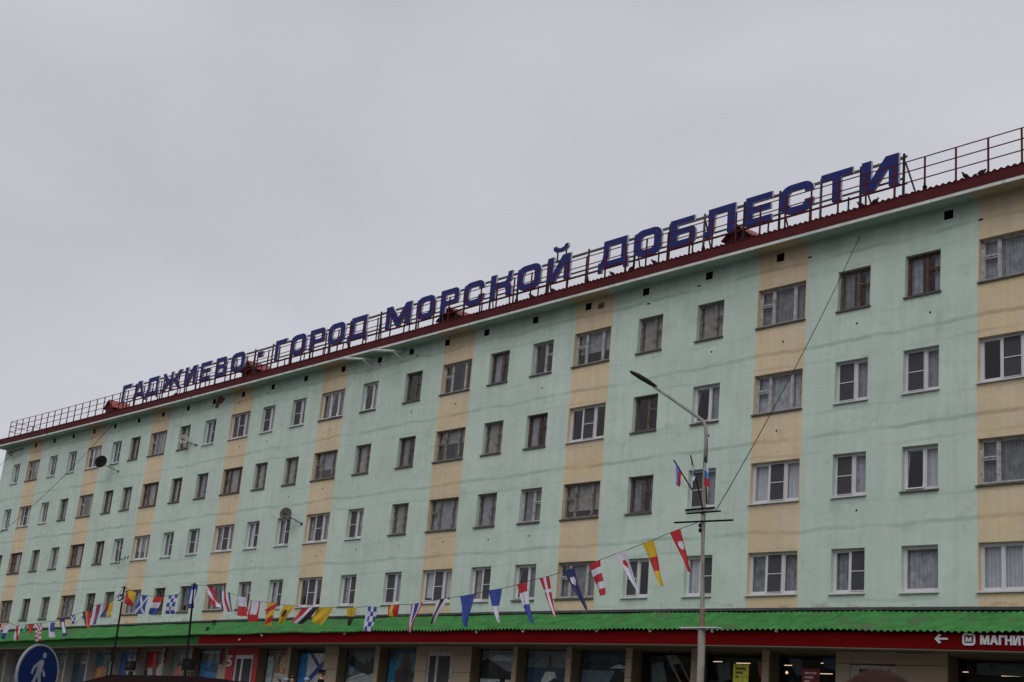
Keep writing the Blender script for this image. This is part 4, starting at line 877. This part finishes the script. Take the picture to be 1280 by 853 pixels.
for px, py in ((145, 702), (150, 700.4), (156, 698.4), (160, 697)): v = at(px, py, -.3); g.tube([v-Vector((0, 0, .13)), v+Vector((0, 0, .13))], .014, 5)
part('rods', g, 'black', o)

# ------------------------------------------------------------------ pigeons
def bird_mesh(pose):
    g = MB()
    ax = Vector((1, 0, .55 if pose else .2)).normalized(); g.lathe([(.004, -.15), (.035, -.11), (.065, -.03), (.072, .03), (.05, .09), (.028, .12)], (0, 0, .12), ax, 10)
    hd = Vector((0, 0, .12))+ax*.135+Vector((0, 0, .035)); g.lathe([(.004, -.032), (.028, -.015), (.032, 0), (.026, .018), (.004, .03)], hd, (0, 0, 1), 8); g.tube([Vector((0, 0, .12))+ax*.09, hd], .03, 8)
    g.tube([hd, hd+Vector((.055, 0, -.008))], .009, 5, r2=.002)
    tl = Vector((0, 0, .12))-ax*.12; g.add([tl+Vector((0, -.025, 0)), tl+Vector((0, .025, 0)), tl+Vector((-.13, .035, -.035)), tl+Vector((-.13, -.035, -.035)), tl+Vector((0, -.025, -.015)), tl+Vector((0, .025, -.015)), tl+Vector((-.13, .035, -.043)), tl+Vector((-.13, -.035, -.043))],
          [(0, 1, 2, 3), (7, 6, 5, 4), (0, 4, 5, 1), (1, 5, 6, 2), (2, 6, 7, 3), (3, 7, 4, 0)])
    for s_ in (-.025, .025): g.tube([(0.01, s_, .07), (.01, s_, 0)], .006, 4)
    t_ = g.build('pigeon', 'bird', smooth=True); me = t_.data; bpy.data.objects.remove(t_); return me
bm_ = [bird_mesh(0), bird_mesh(1)]
BR = [(-2.86, 'pigeon at the foot of the first bare railing post right of the sign'), (-1.53, 'plump pigeon on the roof edge left of the right hand pair'), (-1.06, 'rightmost pigeon on the roof edge by a railing post'),
      (-5.03, 'pigeon under the left stem of the last sign letter'), (-4.57, 'pigeon under the middle of the last sign letter'), (-11.3, 'pigeon left of the roof hatch at the sign\'s right part'),
      (-13.52, 'pigeon below the B shaped letter of the last word'), (-14.68, 'pigeon below the first round letter of the last word'), (-15.57, 'pigeon below the first letter of the last word'), (-16.9, 'pigeon in the gap before the last word'),
      (-18.7, 'pigeon under the letter with a curved mark on top'), (-19.9, 'pigeon left of the letter with a curved mark'), (-20.8, 'pigeon under the round letter before the marked one'), (-48.4, 'lone pigeon far left under the first word')]
for k, (x, lab) in enumerate(BR):
    X, Z = settle(x, 18.0); o = link('pigeon', bm_[1], None, (X, -.5, Z+.0)); o.rotation_euler = (0, 0, R.uniform(-3, 3)); o.scale = (.95,)*3; tag(o, lab, 'pigeon', 'pigeons on the building')
for (px, py), lab in (((267, 780), 'upper of two pigeons on the green canopy'), ((259, 789), 'lower of two pigeons on the green canopy')):
    y = -.45 if py < 785 else -1.0; v = at(px, py, y); o = link('pigeon', bm_[0], None, (v.x, y, v.z-.06)); o.scale = (1.3,)*3; o.rotation_euler = (0, 0, 2.6); tag(o, lab, 'pigeon', 'pigeons on the building')

# ------------------------------------------------------------------ road sign
c = at(46.5, 842.5, -24.0); face = (CAM-c); face.z = 0; face.normalize(); ang = math.atan2(face.y, face.x)+math.radians(47); f = Vector((math.cos(ang), math.sin(ang), 0)); sx_ = Vector((-f.y, f.x, 0))
if sx_.dot(rt) < 0: sx_ = -sx_
o = empty('road_sign', (c.x, c.y, 0), 'round blue pedestrian path sign with white walking figure', 'road sign'); rad = .455; z_ = Vector((0, 0, 1))
g = MB(); g.lathe([(rad, -.012), (rad, .012)], c, f, 40); disc = part('disc', g, 'signblue', o)
g = MB(); n = 48
vs = []
for k in range(n):
    d_ = sx_*math.cos(2*PI*k/n)+z_*math.sin(2*PI*k/n)
    for r_, h in ((rad*.945, .0125), (rad*.945, .02), (rad*1.01, .02), (rad*1.01, -.02)): vs.append(c+d_*r_+f*h)
fs = [(k*4+j, k*4+j+1, ((k+1) % n)*4+j+1, ((k+1) % n)*4+j) for k in range(n) for j in range(3)]; g.add(vs, fs); part('rim', g, 'signrim', o)
def fig(polys):
    g = MB()
    for poly in polys:
        pts = [c+sx_*x*rad+z_*y*rad for x, y in poly]; n = len(pts)
        g.add([p+f*.014 for p in pts]+[p+f*.018 for p in pts], [tuple(range(n, 2*n))]+[(i, (i+1) % n, n+(i+1) % n, n+i) for i in range(n)])
    part('walking_figure', g, 'signrim', disc)
fig([[(.17+.085*math.cos(t*PI/6), .64+.1*math.sin(t*PI/6)) for t in range(12)],
     [(.0, .46), (.13, .5), (.2, .42), (.16, .1), (.12, .02), (.2, -.3), (.26, -.62), (.14, -.64), (.08, -.34), (-.02, -.06), (-.08, -.28), (-.3, -.6), (-.4, -.52), (-.2, -.22), (-.12, .0), (-.06, .3), (-.2, .16), (-.26, -.04), (-.35, -.0), (-.28, .24)],
     [(.205, .2), (.36, -.0), (.33, -.09), (.26, -.07), (.19, .08)]])
g = MB(); g.tube([(c.x-f.x*.05, c.y-f.y*.05, 0), (c.x-f.x*.05, c.y-f.y*.05, c.z+.3)], .035, 10); part('post', g, 'steel2', o)

# ------------------------------------------------------------------ dark tent, loudspeakers
tz = at(200, 843.5, -15.0).z; xa, xb, xc_ = at(139, 843, -15).x, at(247, 845, -15).x, at(322, 853.5, -15).x
o = empty('market_tent', ((xa+xb)/2, -15.2, 0), 'long dark maroon tent roof at the bottom of the picture under the flagpoles', 'tent')
g = MB(); za = at(139, 843.2, -15).z; zb_ = at(247, 845.2, -15).z; zc = at(322, 854, -15).z
vs = []; N_ = 14
for i in range(N_+1):
    t = i/N_; x = xa+(xc_-xa)*t; k = min(1, max(0, (x-xb)/(xc_-xb))); zt = (za+(zb_-za)*min(1, (x-xa)/(xb-xa)))*(1-k)+zc*k-.012*math.sin(t*20)**2
    ze = 2.15
    vs += [(x, -16.6, ze), (x, -15.0, zt), (x, -13.9+.0, ze), (x, -13.9, ze-.25), (x, -16.6, ze-.25)]
fs = []
for i in range(N_):
    for a_, b_ in ((0, 1), (1, 2), (2, 3), (4, 0)): fs.append((i*5+a_, i*5+b_, (i+1)*5+b_, (i+1)*5+a_))
fs += [(0, 1, 2, 3, 4), tuple(N_*5+i for i in range(5))]
g.add(vs, fs); part('tent_roof', g, 'tent', o)
for x in (xa+.1, xc_-.1):
    for y in (-16.5, -14.0): g = MB(); g.tube([(x, y, 0), (x, y, 2.2)], .03, 6); part('leg', g, 'steel', o, org=(x, y, 0))
for pxa, pya, pxb, pyb, lab in ((157.5, 826, 166, 838, 'square black loudspeaker in front of the blue white poster'), (229, 823, 239, 838, 'square black loudspeaker on the taller flagpole')):
    a_, b_ = at(pxa, pya, -9.7), at(pxb, pyb, -9.7)
    o = empty('loudspeaker', ((a_.x+b_.x)/2, -9.6, b_.z), lab, 'loudspeaker', 'black loudspeakers by the flagpoles')
    g = MB(); g.box(a_.x, b_.x, -9.72, -9.6, b_.z, a_.z); part('cabinet', g, 'black', o)
    g = MB(); g.lathe([(.11, 0), (.1, .01), (.03, .004)], ((a_.x+b_.x)/2, -9.73, (a_.z+b_.z)/2), (0, -1, 0), 16); part('cone', g, 'steel', o)
    g = MB(); g.tube([((a_.x+b_.x)/2, -9.6, b_.z), ((a_.x+b_.x)/2, -9.6, 1.85)], .03, 6); part('stand', g, 'steel', o)
    g = MB(); g.box(a_.x, b_.x, -9.71, -9.61, b_.z-.04, b_.z-.004); part('tray', g, 'steel2', o)

# ------------------------------------------------------------------ people
def person_mesh(h, turn, col_top, col_leg):
    """one continuous skin: pelvis, legs, torso, neck, head, arms, hands with five fingers; h = height, turn = facing angle"""
    k = h/1.75; P_ = []; E_ = []; Rr = []
    def v(x, y, z, r_, par=None):
        P_.append((x*k, y*k, z*k)); Rr.append(r_ if isinstance(r_, tuple) else (r_, r_)); i = len(P_)-1
        if par is not None: E_.append((par, i))
        return i
    pel = v(0, 0, .95, (.15, .11)); wa = v(0, 0, 1.12, (.135, .10), pel); ch = v(0, .0, 1.32, (.165, .115), wa); ut = v(0, 0, 1.42, (.13, .09), ch); nk = v(0, .005, 1.5, .052, ut)
    jaw = v(.01*0, -.015, 1.565, (.062, .07), nk); hd = v(0, -.008, 1.64, (.076, .09), jaw); cr_ = v(0, .0, 1.70, (.06, .075), hd)
    for s_ in (-1, 1):
        hp = v(.095*s_, 0, .88, .088, pel); kn = v(.10*s_, -.01, .49, .058, hp); an_ = v(.105*s_, .02, .09, .042, kn); toe = v(.115*s_, -.13, .035, .036, an_)
        sh = v(.175*s_, 0, 1.40, .06, ut); el = v(.235*s_, .02, 1.12, .043, sh); wr = v(.25*s_, -.03, .87, .028, el); pm_ = v(.25*s_, -.045, .80, (.022, .036), wr)
        for j in range(4):
            yy = -.075+.02*j; f1 = v(.25*s_, yy, .745-(.008 if j in (0, 3) else 0), .0095, pm_); v(.243*s_, yy-.006, .705+(.01 if j in (0, 3) else 0), .0085, f1)
        t1 = v(.243*s_, -.09, .80, .011, pm_); v(.238*s_, -.105, .765, .009, t1)
    me = bpy.data.meshes.new('t'); me.from_pydata(P_, E_, []); ob = bpy.data.objects.new('t', me); C.objects.link(ob)
    ob.modifiers.new('s', 'SKIN'); sm = ob.modifiers.new('u', 'SUBSURF'); sm.levels = 2; sm.render_levels = 2
    for i, r_ in enumerate(Rr): me.skin_vertices[0].data[i].radius = (r_[0]*k, r_[1]*k)
    me.skin_vertices[0].data[0].use_root = True
    bpy.context.view_layer.update(); m2 = bpy.data.meshes.new_from_object(ob.evaluated_get(bpy.context.evaluated_depsgraph_get())); bpy.data.objects.remove(ob)
    m2.materials.clear()
    for mt in ('skin', col_top, col_leg): m2.materials.append(M[mt])
    for vt in m2.vertices:                                     # nose
        c_ = vt.co
        if c_.y < -.07*k and abs(c_.x) < .014*k and 1.585*k < c_.z < 1.63*k: c_.y -= .022*k
    for p_ in m2.polygons:
        z, x = p_.center.z/k, abs(p_.center.x)/k; p_.use_smooth = True
        p_.material_index = 0 if z > 1.485 or (z < .865 and x > .2) else (1 if z > .93 else 2)
    m2.transform(Matrix.Rotation(turn, 4, 'Z')); return m2, k
def sck(g, k): g.v = [tuple(c_*k for c_ in p_) for p_ in g.v]
def person(x, y, z, h, turn, lab, hair, top, leg, cap=None, collar=False):
    me, k = person_mesh(h, turn, top, leg); o = link('person', me, None, (x, y, z)); tag(o, lab, 'person')
    rot = Matrix.Rotation(turn, 4, 'Z')
    def child(name, g, mt):
        g.v = [tuple(rot @ Vector(p)+Vector((x, y, z))) for p in g.v]; return g.build(name, mt, o, org=(x, y, z), smooth=True)
    g = MB(); n = 20; vs = []                                  # hair shell over crown and nape
    for j in range(9):
        for i in range(n):
            t = 2*PI*i/n; el = PI/2-j*PI/2/8*(1.25 if math.sin(t) > -.2 else .62)
            vs.append((.100*k*math.cos(el)*math.cos(t), .004+.118*k*math.cos(el)*math.sin(t), 1.665*k+.135*k*math.sin(el)))
    g.add(vs, [(j*n+i, j*n+(i+1) % n, (j+1)*n+(i+1) % n, (j+1)*n+i) for j in range(8) for i in range(n)]+[tuple(range(n))]); child('hair', g, hair)
    for s_ in (-1, 1):
        g = MB(); g.lathe([(.002, -.014), (.012, -.008), (.016, 0), (.012, .008), (.002, .012)], (s_*.083*k, .012, 1.625*k), (0, 0, 1), 8); child('ear', g, 'skin')
        g = MB(); g.lathe([(.002, -.009), (.008, -.004), (.009, 0), (.008, .004), (.002, .009)], (s_*.03*k, -.09*k, 1.645*k), (0, 0, 1), 8); child('eye', g, 'hairdark')
    if cap == 'peaked':
        g = MB(); g.lathe([(.098, 1.675), (.100, 1.715), (.135, 1.765), (.138, 1.775), (.02, 1.785)], (0, 0, 0), (0, .0, 1), 24); sck(g, k); cp = child('cap', g, 'uniform')
        g = MB(); g.lathe([(.1, 1.69), (.102, 1.705)], (0, 0, 0), (0, 0, 1), 24); g.add([(-.09, -.06, 1.69), (.09, -.06, 1.69), (.06, -.155, 1.655), (-.06, -.155, 1.655), (-.09, -.06, 1.683), (.09, -.06, 1.683), (.06, -.155, 1.648), (-.06, -.155, 1.648)], [(0, 1, 2, 3), (7, 6, 5, 4), (1, 5, 6, 2), (2, 6, 7, 3), (3, 7, 4, 0)]); sck(g, k); child('cap_peak', g, 'black')
    if cap == 'blue':
        g = MB(); g.lathe([(.098, 1.655), (.108, 1.70), (.115, 1.735), (.07, 1.775), (.02, 1.785)], (0, 0, 0), (0, .0, 1), 20); sck(g, k); child('cap', g, 'jacket')
    if collar:
        g = MB(); g.add([(-.05, -.09, 1.50), (.05, -.09, 1.50), (.008, -.135, 1.34), (-.008, -.135, 1.34)], [(0, 1, 2, 3)]); sck(g, k); child('shirt_front', g, 'white')
    return o
yy = -7.0
for px, py, dz, turn, lab, hair, top, leg, cap, col in (
   (403, 837.2, 1.79, -.9, 'man in black naval uniform and peaked cap standing before the tan wall', 'hairdark', 'uniform', 'uniform', 'peaked', True),
   (366, 844.5, 1.80, .6, 'dark haired person in black just left of the white flag poster', 'hairdark', 'uniform', 'uniform', None, False),
   (349, 848.5, 1.80, -.3, 'person in black whose head just shows, leftmost of the group', 'hairdark', 'uniform', 'uniform', None, False),
   (358, 847.3, 1.785, .2, 'person in a light blue cap between two dark heads', 'hairdark', 'brownc', 'uniform', 'blue', False),
   (384, 847, 1.785, .4, 'person in a light blue cap in front of the white flag poster', 'hairdark', 'jacket', 'uniform', 'blue', False)):
    v_ = at(px, py, yy); hh = (v_.z-1.85)/dz*1.75; person(v_.x, yy, 1.85, hh, turn, lab, hair, top, leg, cap, col); yy -= .5
v_ = at(1101, 836.5, -30.7); person(v_.x, -30.7, 0, v_.z/1.80*1.75, PI+.2, 'person with reddish brown hair close to the camera, only the head top showing', 'hair', 'brownc', 'uniform')
